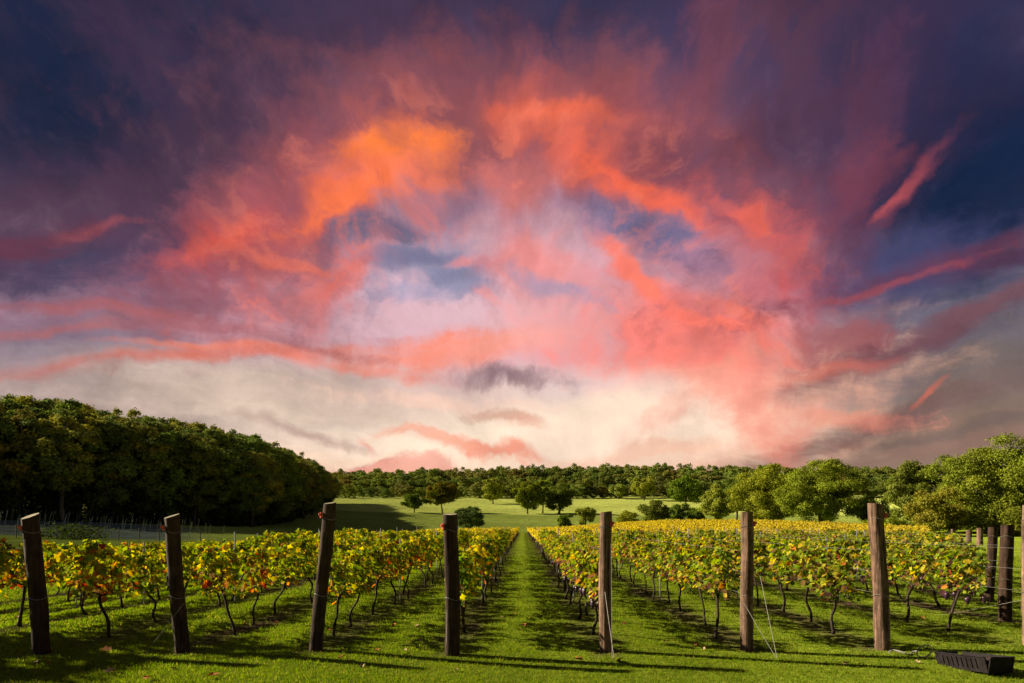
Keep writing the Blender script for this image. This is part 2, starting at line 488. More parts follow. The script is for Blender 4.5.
# ------------------------------------------------------------------ materials
def new_mat(name):
    m = bpy.data.materials.new(name)
    m.use_nodes = True
    m.node_tree.nodes.clear()
    return m, m.node_tree
def N(t, ty, **kw):
    n = t.nodes.new(ty)
    for k, v in kw.items():
        if k.startswith('i_'): n.inputs[k[2:].replace('_', ' ')].default_value = v
        else: setattr(n, k, v)
    return n
def hsv_random(t, colsock, hv, vv, src):
    """Small steady difference of hue and value from plant to plant."""
    h = N(t, 'ShaderNodeHueSaturation')
    mr = N(t, 'ShaderNodeMapRange'); mr.inputs[3].default_value = 0.5 - hv; mr.inputs[4].default_value = 0.5 + hv
    mv = N(t, 'ShaderNodeMapRange'); mv.inputs[3].default_value = 1 - vv; mv.inputs[4].default_value = 1 + vv
    t.links.new(src, mr.inputs[0]); t.links.new(mr.outputs[0], h.inputs['Hue'])
    ml = N(t, 'ShaderNodeMath', operation='MULTIPLY'); ml.inputs[1].default_value = 7.31
    fr = N(t, 'ShaderNodeMath', operation='FRACT')
    t.links.new(src, ml.inputs[0]); t.links.new(ml.outputs[0], fr.inputs[0]); t.links.new(fr.outputs[0], mv.inputs[0])
    t.links.new(mv.outputs[0], h.inputs['Value'])
    t.links.new(colsock, h.inputs['Color'])
    return h.outputs[0]
def leaf_mat(name, trans=0.4, hv=0.02, vv=0.2, gloss=0.0, sat=1.0):
    m, t = new_mat(name)
    at = N(t, 'ShaderNodeAttribute', attribute_name='tint')
    oi = N(t, 'ShaderNodeObjectInfo')
    c = hsv_random(t, at.outputs[0], hv, vv, oi.outputs['Random'])
    df = N(t, 'ShaderNodeBsdfDiffuse'); tr = N(t, 'ShaderNodeBsdfTranslucent')
    t.links.new(c, df.inputs[0])
    h2 = N(t, 'ShaderNodeHueSaturation'); h2.inputs['Saturation'].default_value = 1.1; h2.inputs['Value'].default_value = 1.25
    t.links.new(c, h2.inputs['Color']); t.links.new(h2.outputs[0], tr.inputs[0])
    mx = N(t, 'ShaderNodeMixShader'); mx.inputs[0].default_value = trans
    t.links.new(df.outputs[0], mx.inputs[1]); t.links.new(tr.outputs[0], mx.inputs[2])
    out = mx.outputs[0]
    if gloss:
        gl = N(t, 'ShaderNodeBsdfGlossy'); gl.inputs['Roughness'].default_value = 0.45
        m2 = N(t, 'ShaderNodeMixShader'); m2.inputs[0].default_value = gloss
        t.links.new(out, m2.inputs[1]); t.links.new(gl.outputs[0], m2.inputs[2])
        out = m2.outputs[0]
    o = N(t, 'ShaderNodeOutputMaterial'); t.links.new(out, o.inputs[0])
    return m
def bark_mat(name, a, b, scale=9.0, stretch=(1, 1, 0.12), rough=0.9, bump=0.5, usetint=False):
    m, t = new_mat(name)
    tcn = N(t, 'ShaderNodeTexCoord'); mp = N(t, 'ShaderNodeMapping'); mp.inputs[3].default_value = stretch
    oi = N(t, 'ShaderNodeObjectInfo')
    ad = N(t, 'ShaderNodeVectorMath', operation='ADD')
    t.links.new(tcn.outputs['Object'], ad.inputs[0])
    sc = N(t, 'ShaderNodeMath', operation='MULTIPLY'); sc.inputs[1].default_value = 31.0
    t.links.new(oi.outputs['Random'], sc.inputs[0]); t.links.new(sc.outputs[0], ad.inputs[1])
    t.links.new(ad.outputs[0], mp.inputs[0])
    n1 = N(t, 'ShaderNodeTexNoise'); n1.inputs['Scale'].default_value = scale; n1.inputs['Detail'].default_value = 6
    n1.inputs['Roughness'].default_value = 0.65
    t.links.new(mp.outputs[0], n1.inputs[0])
    cr = N(t, 'ShaderNodeValToRGB')
    cr.color_ramp.elements[0].position = 0.32; cr.color_ramp.elements[0].color = (*a, 1)
    cr.color_ramp.elements[1].position = 0.70; cr.color_ramp.elements[1].color = (*b, 1)
    t.links.new(n1.outputs[0], cr.inputs[0])
    n2 = N(t, 'ShaderNodeTexNoise'); n2.inputs['Scale'].default_value = scale * .35; n2.inputs['Detail'].default_value = 3
    t.links.new(ad.outputs[0], n2.inputs[0])
    mr = N(t, 'ShaderNodeMapRange'); mr.inputs[1].default_value = .3; mr.inputs[2].default_value = .7; mr.inputs[3].default_value = .6; mr.inputs[4].default_value = 1.25
    t.links.new(n2.outputs[0], mr.inputs[0])
    vm = N(t, 'ShaderNodeVectorMath', operation='SCALE'); t.links.new(cr.outputs[0], vm.inputs[0]); t.links.new(mr.outputs[0], vm.inputs[3])
    csock = vm.outputs[0]
    if usetint:
        at = N(t, 'ShaderNodeAttribute', attribute_name='tint')
        mm = N(t, 'ShaderNodeVectorMath', operation='MULTIPLY'); t.links.new(csock, mm.inputs[0]); t.links.new(at.outputs['Color'], mm.inputs[1]); csock = mm.outputs[0]
    p = N(t, 'ShaderNodeBsdfPrincipled'); p.inputs['Roughness'].default_value = rough
    p.inputs['Specular IOR Level'].default_value = 0.2
    t.links.new(csock, p.inputs['Base Color'])
    bp = N(t, 'ShaderNodeBump'); bp.inputs['Strength'].default_value = bump; bp.inputs['Distance'].default_value = 0.03
    t.links.new(n1.outputs[0], bp.inputs['Height']); t.links.new(bp.outputs[0], p.inputs['Normal'])
    o = N(t, 'ShaderNodeOutputMaterial'); t.links.new(p.outputs[0], o.inputs[0])
    return m
def plain_mat(name, c, rough=0.6, metal=0.0, noise=0.25, scale=30.0, trans=0.0):
    m, t = new_mat(name)
    tcn = N(t, 'ShaderNodeTexCoord'); n1 = N(t, 'ShaderNodeTexNoise'); n1.inputs['Scale'].default_value = scale; n1.inputs['Detail'].default_value = 4
    t.links.new(tcn.outputs['Object'], n1.inputs[0])
    mr = N(t, 'ShaderNodeMapRange'); mr.inputs[1].default_value = .25; mr.inputs[2].default_value = .75; mr.inputs[3].default_value = 1 - noise; mr.inputs[4].default_value = 1 + noise
    t.links.new(n1.outputs[0], mr.inputs[0])
    vm = N(t, 'ShaderNodeVectorMath', operation='SCALE'); vm.inputs[0].default_value = c; t.links.new(mr.outputs[0], vm.inputs[3])
    p = N(t, 'ShaderNodeBsdfPrincipled'); p.inputs['Roughness'].default_value = rough; p.inputs['Metallic'].default_value = metal
    p.inputs['Specular IOR Level'].default_value = 0.15 if rough > .65 else 0.5
    t.links.new(vm.outputs[0], p.inputs['Base Color'])
    o = N(t, 'ShaderNodeOutputMaterial'); t.links.new(p.outputs[0], o.inputs[0])
    return m
M = {
    'vine_leaf': leaf_mat('vine_leaf', 0.48, 0.012, 0.15, 0.0),
    'tree_leaf': leaf_mat('tree_leaf', 0.25, 0.02, 0.22, 0.0),
    'grass_blade': leaf_mat('grass_blade', 0.55, 0.0, 0.0, 0.0),
    'vine_bark': bark_mat('vine_bark', (.012, .008, .006), (.06, .042, .03), 40, (1, 1, .15)),
    'tree_bark': bark_mat('tree_bark', (.03, .024, .018), (.11, .09, .07), 4, (1, 1, .2)),
    'post_wood': bark_mat('post_wood', (.016, .008, .006), (.24, .145, .10), 26, (1, 1, .05), .92, .8),
    'post_end': bark_mat('post_end', (.10, .085, .05), (.30, .26, .16), 24, (1, 1, 1), .95, .3),
    'post_dark': bark_mat('post_dark', (.012, .006, .004), (.065, .036, .024), 22, (1, 1, .07), .92, .45),
    'stake_metal': plain_mat('stake_metal', (.30, .31, .32), .5, .7),
    'wire_metal': plain_mat('wire_metal', (.22, .215, .20), .6, .4),
    'cord_white': plain_mat('cord_white', (.28, .26, .23), .8),
    'red_plastic': plain_mat('red_plastic', (.42, .04, .035), .45),
    'crate_plastic': plain_mat('crate_plastic', (.012, .009, .010), .8, 0, .6, 14),
    'debris': plain_mat('debris', (.035, .024, .022), .9, 0, .6, 60),
    'grape': plain_mat('grape', (.035, .012, .03), .35, 0, .4),
    'fallen_leaf': plain_mat('fallen_leaf', (.42, .15, .04), .8, 0, .4),
    'pale_leaf': plain_mat('pale_leaf', (.28, .20, .10), .8, 0, .3),
    'white_paint': plain_mat('white_paint', (.7, .68, .62), .6, 0, .1),
    'fence_wood': plain_mat('fence_wood', (.05, .042, .036), .9),
    'stake_pale': plain_mat('stake_pale', (.20, .22, .22), .8),
    'pylon_steel': plain_mat('pylon_steel', (.35, .36, .36), .6, .3),
}

# ================================================================== terrain
_ty = np.arange(-400, 4000, 5.0)
_c = np.interp(_ty, [-400, 0, 60, 140, 165, 185, 220, 280, 360, 450, 650, 900, 1400, 4000],
               [0, 0, -.1, -.5, -.1, .8, 3.0, 6.9, 13.2, 21.3, 34, 46, 52, 40])
_k = np.exp(-0.5 * (np.arange(-8, 9) / 2.2) ** 2); _k /= _k.sum()
_c = np.convolve(np.pad(_c, 8, mode='edge'), _k, 'valid')
def ground(X, Y):
    X = np.asarray(X, float); Y = np.asarray(Y, float)
    z = np.interp(Y, _ty, _c)
    dip = 0.45 * sm(-X, 7.5, 14.0) * (1 - sm(Y, 24, 62)) * (1 - sm(-X, 60, 140))
    left = 2.7 * sm(-X, 26, 95) * sm(Y, 20, 90) * (1 - sm(Y, 240, 420))
    right = 1.45 * sm(X, 2, 28) * (1 - sm(X, 36, 58)) * sm(Y, 38, 105) * (1 - sm(Y, 150, 230))
    rr = 1.3 * sm(X, 50, 75) * sm(Y, 60, 140) * (1 - sm(Y, 170, 260))
    lumps = 0.03 * np.sin(X * .9 + 1.3 * np.sin(Y * .23)) * np.sin(Y * .7 + X * .31) + 0.25 * np.sin(X * .043 + 2) * np.sin(Y * .031) * sm(np.hypot(X, Y), 120, 400)
    return z - dip + left + right + rr + lumps
def gz(x, y): return float(ground(x, y))
def at_px(px, Y): return (px - CX) / FPX * Y

# ================================================================== the vine rows (x of the row, where it starts, where it ends, how a label names it)
ROWS = [
    (-14.9, 11.0, 30, 'in the outermost row on the left', 'a'),
    (-12.9, 10.0, 36, 'in the second outermost row on the left', 'a'),
    (-10.9, 9.0, 48, 'in the third outermost row on the left', 'a'),
    (-8.9, 8.44, 66, 'in the row left of the leftmost post', 'a'),
    (-6.77, 8.44, 90, 'in the row behind the leftmost post', 'a'),
    (-4.80, 8.44, 122, 'in the row behind the second post from left', 'a'),
    (-2.91, 8.44, 136, 'in the row behind the right-leaning post', 'a'),
    (-0.98, 8.31, 139, 'in the row lining the grass lane\'s left side', 'a'),
    (1.16, 8.50, 139, 'in the row lining the grass lane\'s right side', 'c'),
    (3.22, 8.64, 139, 'in the row behind the sixth post from left', 'b'),
    (5.20, 8.70, 138, 'in the row behind the tall seventh post', 'b'),
    (7.26, 8.78, 137, 'in the row behind the post at the right edge', 'c'),
    (9.00, 11.2, 136, 'in the row behind the broad reddish post', 'c'),
    (10.8, 13.85, 135, 'in the row behind the second receding post', 'b'),
    (12.5, 16.4, 134, 'in the row behind the third receding post', 'b'),
    (14.3, 19.2, 133, 'in the row behind the fourth receding post', 'b'),
    (16.1, 22.0, 132, 'in the row behind the fifth receding post', 'b'),
    (18.0, 25.0, 131, 'in the row behind the farthest receding post', 'b'),
]
for j in range(1, 14):
    ROWS.append((18.0 + 2 * j, 25.0 + 3.05 * j, 130 - j, 'in the rows beyond the receding posts', 'b'))
VSTEP = 1.2

# ------------------------------------------------------------------ ground: one sheet to the horizon
def axis(lo_step, lim, grow, far):
    a = [0.0]; st = lo_step
    while a[-1] < far:
        if a[-1] > lim: st *= grow
        a.append(a[-1] + st)
    return np.array(a)
xp = axis(0.22, 17, 1.045, 2600)
gx = np.concatenate([-xp[:0:-1], xp])
yp = axis(0.4, 22, 1.025, 3000)
yn = axis(1.0, 3, 1.25, 300)
gy = np.concatenate([-yn[:0:-1], yp])
GX, GY = np.meshgrid(gx, gy)
GZ = ground(GX, GY)
nx, ny = len(gx), len(gy)
idx = np.arange(nx * ny).reshape(ny, nx)
F = np.stack([idx[:-1, :-1], idx[:-1, 1:], idx[1:, 1:], idx[1:, :-1]], -1).reshape(-1, 4)
def soil_at(X, Y):
    s = np.zeros(np.broadcast(X, Y).shape)
    for (x, y0, y1, _l, _k) in ROWS:
        wob = 0.08 * np.sin(Y * 1.7 + x * 5) + 0.05 * np.sin(Y * 4.1 + x)
        s = np.maximum(s, (1 - sm(np.abs(X - x - wob), .14, .5)) * sm(Y, y0 - .2, y0 + .9) * (1 - sm(Y, y1, y1 + 2)))
    for (px_, y0) in ((42, 8.44), (182, 8.44), (316, 8.44), (453, 8.31), (605, 8.5), (747, 8.64), (883, 8.7), (1029, 8.78), (1005, 11.2), (989, 13.85)):
        r_ = np.hypot((X - at_px(px_, y0)) * .8, Y - y0) + .05 * np.sin(X * 23) + .05 * np.sin(Y * 19)
        s = np.maximum(s, 1 - sm(r_, .12, .34))
    return s
SO = soil_at(GX, GY)
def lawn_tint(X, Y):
    """Tint of the turf: rich in the vineyard, paler on the far meadow, blue skylit shade painted over the young plot."""
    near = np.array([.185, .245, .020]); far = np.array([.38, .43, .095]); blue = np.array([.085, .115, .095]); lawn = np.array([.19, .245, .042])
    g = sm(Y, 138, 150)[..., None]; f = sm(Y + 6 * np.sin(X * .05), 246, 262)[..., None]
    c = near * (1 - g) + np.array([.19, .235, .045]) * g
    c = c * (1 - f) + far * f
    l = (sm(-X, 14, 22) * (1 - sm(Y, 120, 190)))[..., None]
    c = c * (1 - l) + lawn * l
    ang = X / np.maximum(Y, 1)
    b = (sm(-ang, .50, .62) * sm(Y, 62, 64) * (1 - sm(Y, 104, 112)))[..., None]  # young plot's skylit shade painted in as a bluish tint
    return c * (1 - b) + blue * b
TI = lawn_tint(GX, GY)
gm, t = new_mat('turf')
at = N(t, 'ShaderNodeAttribute', attribute_name='turf_tint'); sa = N(t, 'ShaderNodeAttribute', attribute_name='soil')
tcn = N(t, 'ShaderNodeTexCoord')
n1 = N(t, 'ShaderNodeTexNoise'); n1.inputs['Scale'].default_value = 0.35; n1.inputs['Detail'].default_value = 5
n2 = N(t, 'ShaderNodeTexNoise'); n2.inputs['Scale'].default_value = 9.0; n2.inputs['Detail'].default_value = 6; n2.inputs['Roughness'].default_value = .7
n3 = N(t, 'ShaderNodeTexNoise'); n3.inputs['Scale'].default_value = 0.03; n3.inputs['Detail'].default_value = 4
for n in (n1, n2, n3): t.links.new(tcn.outputs['Object'], n.inputs[0])
def mr_(src, a, b, c, d):
    r = N(t, 'ShaderNodeMapRange'); r.inputs[1].default_value = a; r.inputs[2].default_value = b; r.inputs[3].default_value = c; r.inputs[4].default_value = d
    t.links.new(src, r.inputs[0]); return r.outputs[0]
def mu_(a, b):
    r = N(t, 'ShaderNodeMath', operation='MULTIPLY'); t.links.new(a, r.inputs[0]); t.links.new(b, r.inputs[1]); return r.outputs[0]
k = mu_(mu_(mr_(n1.outputs[0], .3, .7, .75, 1.25), mr_(n2.outputs[0], .3, .7, .6, 1.4)), mr_(n3.outputs[0], .35, .65, .86, 1.14))
vm = N(t, 'ShaderNodeVectorMath', operation='SCALE'); t.links.new(at.outputs[0], vm.inputs[0]); t.links.new(k, vm.inputs[3])
sc_ = N(t, 'ShaderNodeValToRGB')
sc_.color_ramp.elements[0].position = .3; sc_.color_ramp.elements[0].color = (.035, .024, .015, 1)
sc_.color_ramp.elements[1].position = .7; sc_.color_ramp.elements[1].color = (.15, .105, .062, 1)
t.links.new(n2.outputs[0], sc_.inputs[0])
sf = N(t, 'ShaderNodeMath', operation='MULTIPLY'); t.links.new(sa.outputs['Fac'], sf.inputs[0]); t.links.new(mr_(n1.outputs[0], .38, .62, .25, 1.0), sf.inputs[1])
mxs = N(t, 'ShaderNodeMix', data_type='RGBA'); t.links.new(sf.outputs[0], mxs.inputs[0]); t.links.new(vm.outputs[0], mxs.inputs[6]); t.links.new(sc_.outputs[0], mxs.inputs[7])
p = N(t, 'ShaderNodeBsdfDiffuse'); p.inputs['Roughness'].default_value = 1.0
t.links.new(mxs.outputs[2], p.inputs[0])
bp = N(t, 'ShaderNodeBump'); bp.inputs['Strength'].default_value = 1.0; bp.inputs['Distance'].default_value = .10
t.links.new(n2.outputs[0], bp.inputs['Height']); t.links.new(bp.outputs[0], p.inputs['Normal'])
o = N(t, 'ShaderNodeOutputMaterial'); t.links.new(p.outputs[0], o.inputs[0])
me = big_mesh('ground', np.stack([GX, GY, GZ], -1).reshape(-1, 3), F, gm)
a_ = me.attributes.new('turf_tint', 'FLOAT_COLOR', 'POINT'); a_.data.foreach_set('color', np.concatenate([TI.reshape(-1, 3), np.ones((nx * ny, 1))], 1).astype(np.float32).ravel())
a_ = me.attributes.new('soil', 'FLOAT', 'POINT'); a_.data.foreach_set('value', SO.astype(np.float32).ravel())
me.polygons.foreach_set('use_smooth', np.ones(len(me.polygons), bool))
tag(link(bpy.data.objects.new('ground', me)), kind='structure')

# ------------------------------------------------------------------ grass: mown turf of single blades where the camera stands close
def grass_field():
    Vs, Cs = [], []
    for (y0, y1, dens, h, w) in ((4.6, 7.5, 3600, .032, .0065), (7.5, 10.5, 2200, .034, .0085), (10.5, 15, 1100, .038, .012), (15, 22, 480, .042, .018), (22, 34, 180, .045, .028)):
        xl, xr = at_px(-30, y1), at_px(1055, y1)
        n = int((xr - xl) * (y1 - y0) * dens)
        x = rng.uniform(xl, xr, n); y = rng.uniform(y0, y1, n)
        px = CX + FPX * x / y
        clump = .5 + .5 * np.sin(x * 3.1 + 2 * np.sin(y * 2.3)) * np.sin(y * 3.7 + 1.7 * np.sin(x * 1.9))
        clump2 = .5 + .5 * np.sin(x * 9.7 + 2 * np.sin(y * 7.3)) * np.sin(y * 11.7 + 1.7 * np.sin(x * 8.9))
        keep = (px > -25) & (px < 1050) & (rng.random(n) > .93 * np.clip(soil_at(x, y) * 1.25 - .15 * clump, 0, 1)) & (rng.random(n) < .55 + .45 * clump2)
        x, y, clump, clump2 = x[keep], y[keep], clump[keep], clump2[keep]
        n = len(x); z = ground(x, y)
        a = rng.uniform(0, 2 * np.pi, n); hh = h * rng.uniform(.5, 1.35, n) * (.7 + .5 * clump2); ww = w * rng.uniform(.6, 1.3, n)
        lean = rng.uniform(.1, .9, n) * hh; la = rng.uniform(0, 2 * np.pi, n)
        dx, dy = np.cos(a) * ww / 2, np.sin(a) * ww / 2
        v = np.stack([np.stack([x - dx, y - dy, z - .005], -1), np.stack([x + dx, y + dy, z - .005], -1),
                      np.stack([x + np.cos(la) * lean, y + np.sin(la) * lean, z + hh], -1)], 1)
        base = np.array([.145, .21, .015]); dry = np.array([.27, .25, .045]); deep = np.array([.075, .13, .010])
        q = rng.random(n)
        m = np.where((q < .13)[:, None], dry, np.where((q > .35 + .6 * clump)[:, None], deep, base)) * rng.uniform(.75, 1.25, n)[:, None]
        Vs.append(v.reshape(-1, 3)); Cs.append(m)
    V = np.concatenate(Vs); C = np.concatenate(Cs)
    return big_mesh('grass', V, np.arange(len(V)).reshape(-1, 3), M['grass_blade'], C)
tag(link(bpy.data.objects.new('grass', grass_field())), kind='stuff')

# ------------------------------------------------------------------ grapevines
LEAF = np.array([(0, 0, 0), (.40, -.06, .10), (.30, .34, .05), (.46, .60, .13), (0, 1, -.06),
                 (-.46, .60, .13), (-.30, .34, .05), (-.40, -.06, .10)], float)
LF = np.array([(0, 1, 2, 3, 4), (0, 4, 5, 6, 7)])
def unit(a): return a / (np.linalg.norm(a, axis=-1, keepdims=True) + 1e-9)
def leaves(pos, tip, nor, size):
    tip = unit(tip); nor = unit(nor - tip * np.sum(nor * tip, -1, keepdims=True)); sx = np.cross(tip, nor)
    L = LEAF[None] * size[:, None, None]
    V = pos[:, None] + L[..., 0:1] * sx[:, None] + L[..., 1:2] * tip[:, None] + L[..., 2:3] * nor[:, None]
    F = (np.arange(len(pos))[:, None, None] * 8 + LF[None]).reshape(-1, 5)
    return V.reshape(-1, 3), F
GREEN, LIME, YEL, GOLD, ORA, RED, BROWN, PURP = map(np.array, ((.10, .155, .016), (.20, .25, .022), (.40, .34, .035), (.46, .31, .03), (.46, .16, .03), (.36, .05, .03), (.15, .085, .035), (.07, .03, .035)))
PAL = {  # share of each leaf colour high in the canopy, low in the canopy
    'a': ([.24, .48, .20, .04, .01, .0, .03, 0], [.24, .34, .20, .09, .04, .006, .08, 0]),
    'r': ([.16, .38, .24, .11, .05, .02, .04, 0], [.09, .14, .16, .20, .26, .09, .06, 0]),
    'b': ([.26, .32, .20, .07, .01, 0, .14, 0], [.30, .17, .09, .07, .03, 0, .29, .05]),
    'c': ([.26, .36, .20, .07, .02, 0, .09, 0], [.22, .15, .08, .07, .05, .01, .26, .16]),
}
ALLC = np.stack([GREEN, LIME, YEL, GOLD, ORA, RED, BROWN, PURP])
def pick(r, hi, lo, f):
    p = np.array(hi)[None] * f[:, None] + np.array(lo)[None] * (1 - f[:, None])
    c = np.cumsum(p, 1); c /= c[:, -1:]
    k = (r.random(len(f))[:, None] > c).sum(1).clip(0, 7)
    return ALLC[k] * r.uniform(.72, 1.3, len(f))[:, None]
def vine_proto(seed, pal, nleaf=390, sparse=False):
    r = np.random.default_rng(seed)
    root = bpy.data.objects.new('grapevine', None)
    w = MB()
    bx, by = r.uniform(-.18, .18), r.uniform(-.46, .46)
    zt = .74 + r.uniform(-.04, .05)
    s = np.linspace(0, 1, 9)
    kx, ky = r.uniform(-.08, .08), r.uniform(-.12, .12)
    tr = np.stack([bx * (1 - s ** 1.4) + kx * np.sin(s * 7 + r.uniform(0, 3)) * s * (1 - s) * 3, by * (1 - s ** 1.2) + ky * np.sin(s * 6 + r.uniform(0, 3)) * s * (1 - s) * 3, -.03 + s * (zt + .03)], -1)
    w.tube(tr, np.array([.040, .030, .026, .027, .024, .025, .024, .028, .032]) * r.uniform(.65, .95), 7, jit=.35, r=r)
    canes = []
    for sgn in (-1, 1):
        q = np.linspace(0, 1, 6)
        c = np.stack([.02 * np.sin(q * 5 + sgn), sgn * q * .44, zt + .05 * np.sin(q * 2.5) + .02 * r.standard_normal(6)], -1)
        c[0] = tr[-1]
        w.tube(c, np.linspace(.020, .011, 6), 5, jit=.3, r=r)
        for y in np.arange(.06, .47, .1 if not sparse else .18):
            yy = sgn * y + r.uniform(-.04, .04); hgt = r.uniform(.46, .84) * (.85 if sparse else 1); dx, dy = r.uniform(-.12, .12), r.uniform(-.12, .12)
            qq = np.linspace(0, 1, 6)
            cn = np.stack([dx * qq + .05 * np.sin(qq * 4 + r.uniform(0, 6)), yy + dy * qq, zt + .02 + hgt * np.sin(qq * 1.5) / math.sin(1.5)], -1)
            canes.append(cn); w.tube(cn, np.linspace(.006, .003, 6), 4, cap=False)
    t_ = w.build('trunk', M['vine_bark'], root, True)
    C = np.array(canes)
    n = int(nleaf * (.45 if sparse else 1))
    ci = r.integers(0, len(C), n); q = np.sqrt(r.random(n)) * .98 ; q = np.where(r.random(n) < .25, r.random(n) * .35, q)
    f = q * 5; i0 = np.minimum(f.astype(int), 4); fr = (f - i0)[:, None]
    pos = C[ci, i0] * (1 - fr) + C[ci, i0 + 1] * fr
    ang = r.uniform(0, 2 * np.pi, n); pet = r.uniform(.03, .13, n) * (1.35 - .5 * q)
    out = np.stack([.85 * np.cos(ang), np.sin(ang), r.uniform(-.5, .35, n)], -1)
    pos = pos + out * pet[:, None]
    low = r.random(n) < .10                                    # leaves hanging under the fruiting wire
    pos[low, 2] -= r.uniform(.02, .16, low.sum())
    size = r.uniform(.056, .122, n) * (1.05 - .3 * sm(q, .8, 1))
    tip = out * .8 + np.array([0, 0, -.75]) + .4 * r.standard_normal((n, 3))
    nor = out * .7 + np.array([0, 0, .8]) + .55 * r.standard_normal((n, 3))
    V, F = leaves(pos, tip, nor, size)
    patch = np.sin(pos[:, 1] * 6 + seed) * .18
    col = pick(r, *PAL[pal], np.clip(sm(pos[:, 2], zt - .05, zt + .55) + patch, 0, 1))
    fo = bpy.data.objects.new('foliage', big_mesh('foliage', V, F, M['vine_leaf'], np.repeat(col, 2, 0)))
    fo.parent = root
    COL.objects.link(fo)
    if pal == 'c':
        for g in range(5):
            b = MB(); gp = np.array([r.uniform(-.12, .12), r.uniform(-.5, .5), zt - .02 - r.uniform(0, .06)])
            ni, nj = 9, 10                                       # one knobbly hanging cluster
            V = [gp + np.array([0, 0, .012])]
            for i in range(ni):
                d = (i + .5) / ni; rad = .040 * math.sin(math.pi * min(1, d * .8 + .16)) * (1 - .45 * d)
                for j in range(nj):
                    a = 2 * math.pi * (j + .5 * (i % 2)) / nj; k = rad * (1 + .35 * ((j + i) % 2) + .15 * r.standard_normal())
                    V.append(gp + np.array([k * math.cos(a), k * math.sin(a), -d * .15]))
            V.append(gp + np.array([0, 0, -.16]))
            F = [(0, 1 + j, 1 + (j + 1) % nj) for j in range(nj)]
            for i in range(ni - 1):
                for j in range(nj):
                    p_, q_ = 1 + i * nj, 1 + (i + 1) * nj
                    F.append((p_ + j, q_ + j, q_ + (j + 1) % nj, p_ + (j + 1) % nj))
            F += [(len(V) - 1, 1 + (ni - 1) * nj + (j + 1) % nj, 1 + (ni - 1) * nj + j) for j in range(nj)]
            b.add(V, F)
            b.build('grape_bunch', M['grape'], root, True)
    return root
PROTO = {'a': [vine_proto(100 + i, 'a') for i in range(6)], 'r': [vine_proto(200 + i, 'r') for i in range(3)],
         'b': [vine_proto(300 + i, 'b', 370) for i in range(6)], 'c': [vine_proto(400 + i, 'c', 400) for i in range(4)],
         's': [vine_proto(500 + i, 'b', 540, True) for i in range(2)]}
fresh = {id(p): p for l in PROTO.values() for p in l}
spots = []
for ri, (x, y0, y1, lab, kind) in enumerate(ROWS):
    y = y0 + 1.15; k = 0
    while y < y1:
        px = CX + FPX * x / y
        if -45 < px < 1065: spots.append((y, x, ri, k, px)); k += 1
        y += VSTEP
spots.sort(key=lambda s: s[0] + .004 * abs(s[1]))
near, farv = spots[:298], spots[298:]
ORD = ['nearest visible', 'second', 'third', 'fourth']
pr = random.Random(5)
for (y, x, ri, k, px) in near:
    lab, kind = ROWS[ri][3], ROWS[ri][4]
    pal = kind
    if kind == 'a' and ((-70 < px < 60 and x < -6) or (x == -4.80 and k < 2 ) or pr.random() < .10): pal = 'r'
    if x == 7.26 and k in (1,): pal = 's'
    L = PROTO[pal]; p0 = L[pr.randrange(len(L))]
    if id(p0) in fresh:
        v = fresh.pop(id(p0)); COL.objects.link(v)
    else:
        v = copy_tree(p0)
    v.location = (x + pr.uniform(-.05, .05), y + pr.uniform(-.12, .12), gz(x, y))
    v.rotation_euler = (0, 0, pr.choice((0, math.pi)) + pr.uniform(-.12, .12))
    s = pr.uniform(.93, 1.07)
    v.scale = (s * pr.uniform(.95, 1.15), s, s * pr.uniform(.92, 1.03) * (.95 if kind == 'a' else .92))
    look = {'a': 'yellow-green', 'r': 'orange-and-yellow', 'b': 'olive-green', 'c': 'grape-bearing', 's': 'thin straggly'}[pal]
    look += ' vine'
    if k < 4 and 'rows' not in lab: l = ORD[k] + ' ' + look + ' ' + lab
    else: l = 'leafy vine farther back ' + lab
    tag(v, l, 'grapevine', 'grapevines ' + lab)
for p in fresh.values():
    for ch in list(p.children): bpy.data.objects.remove(ch)
    bpy.data.objects.remove(p)
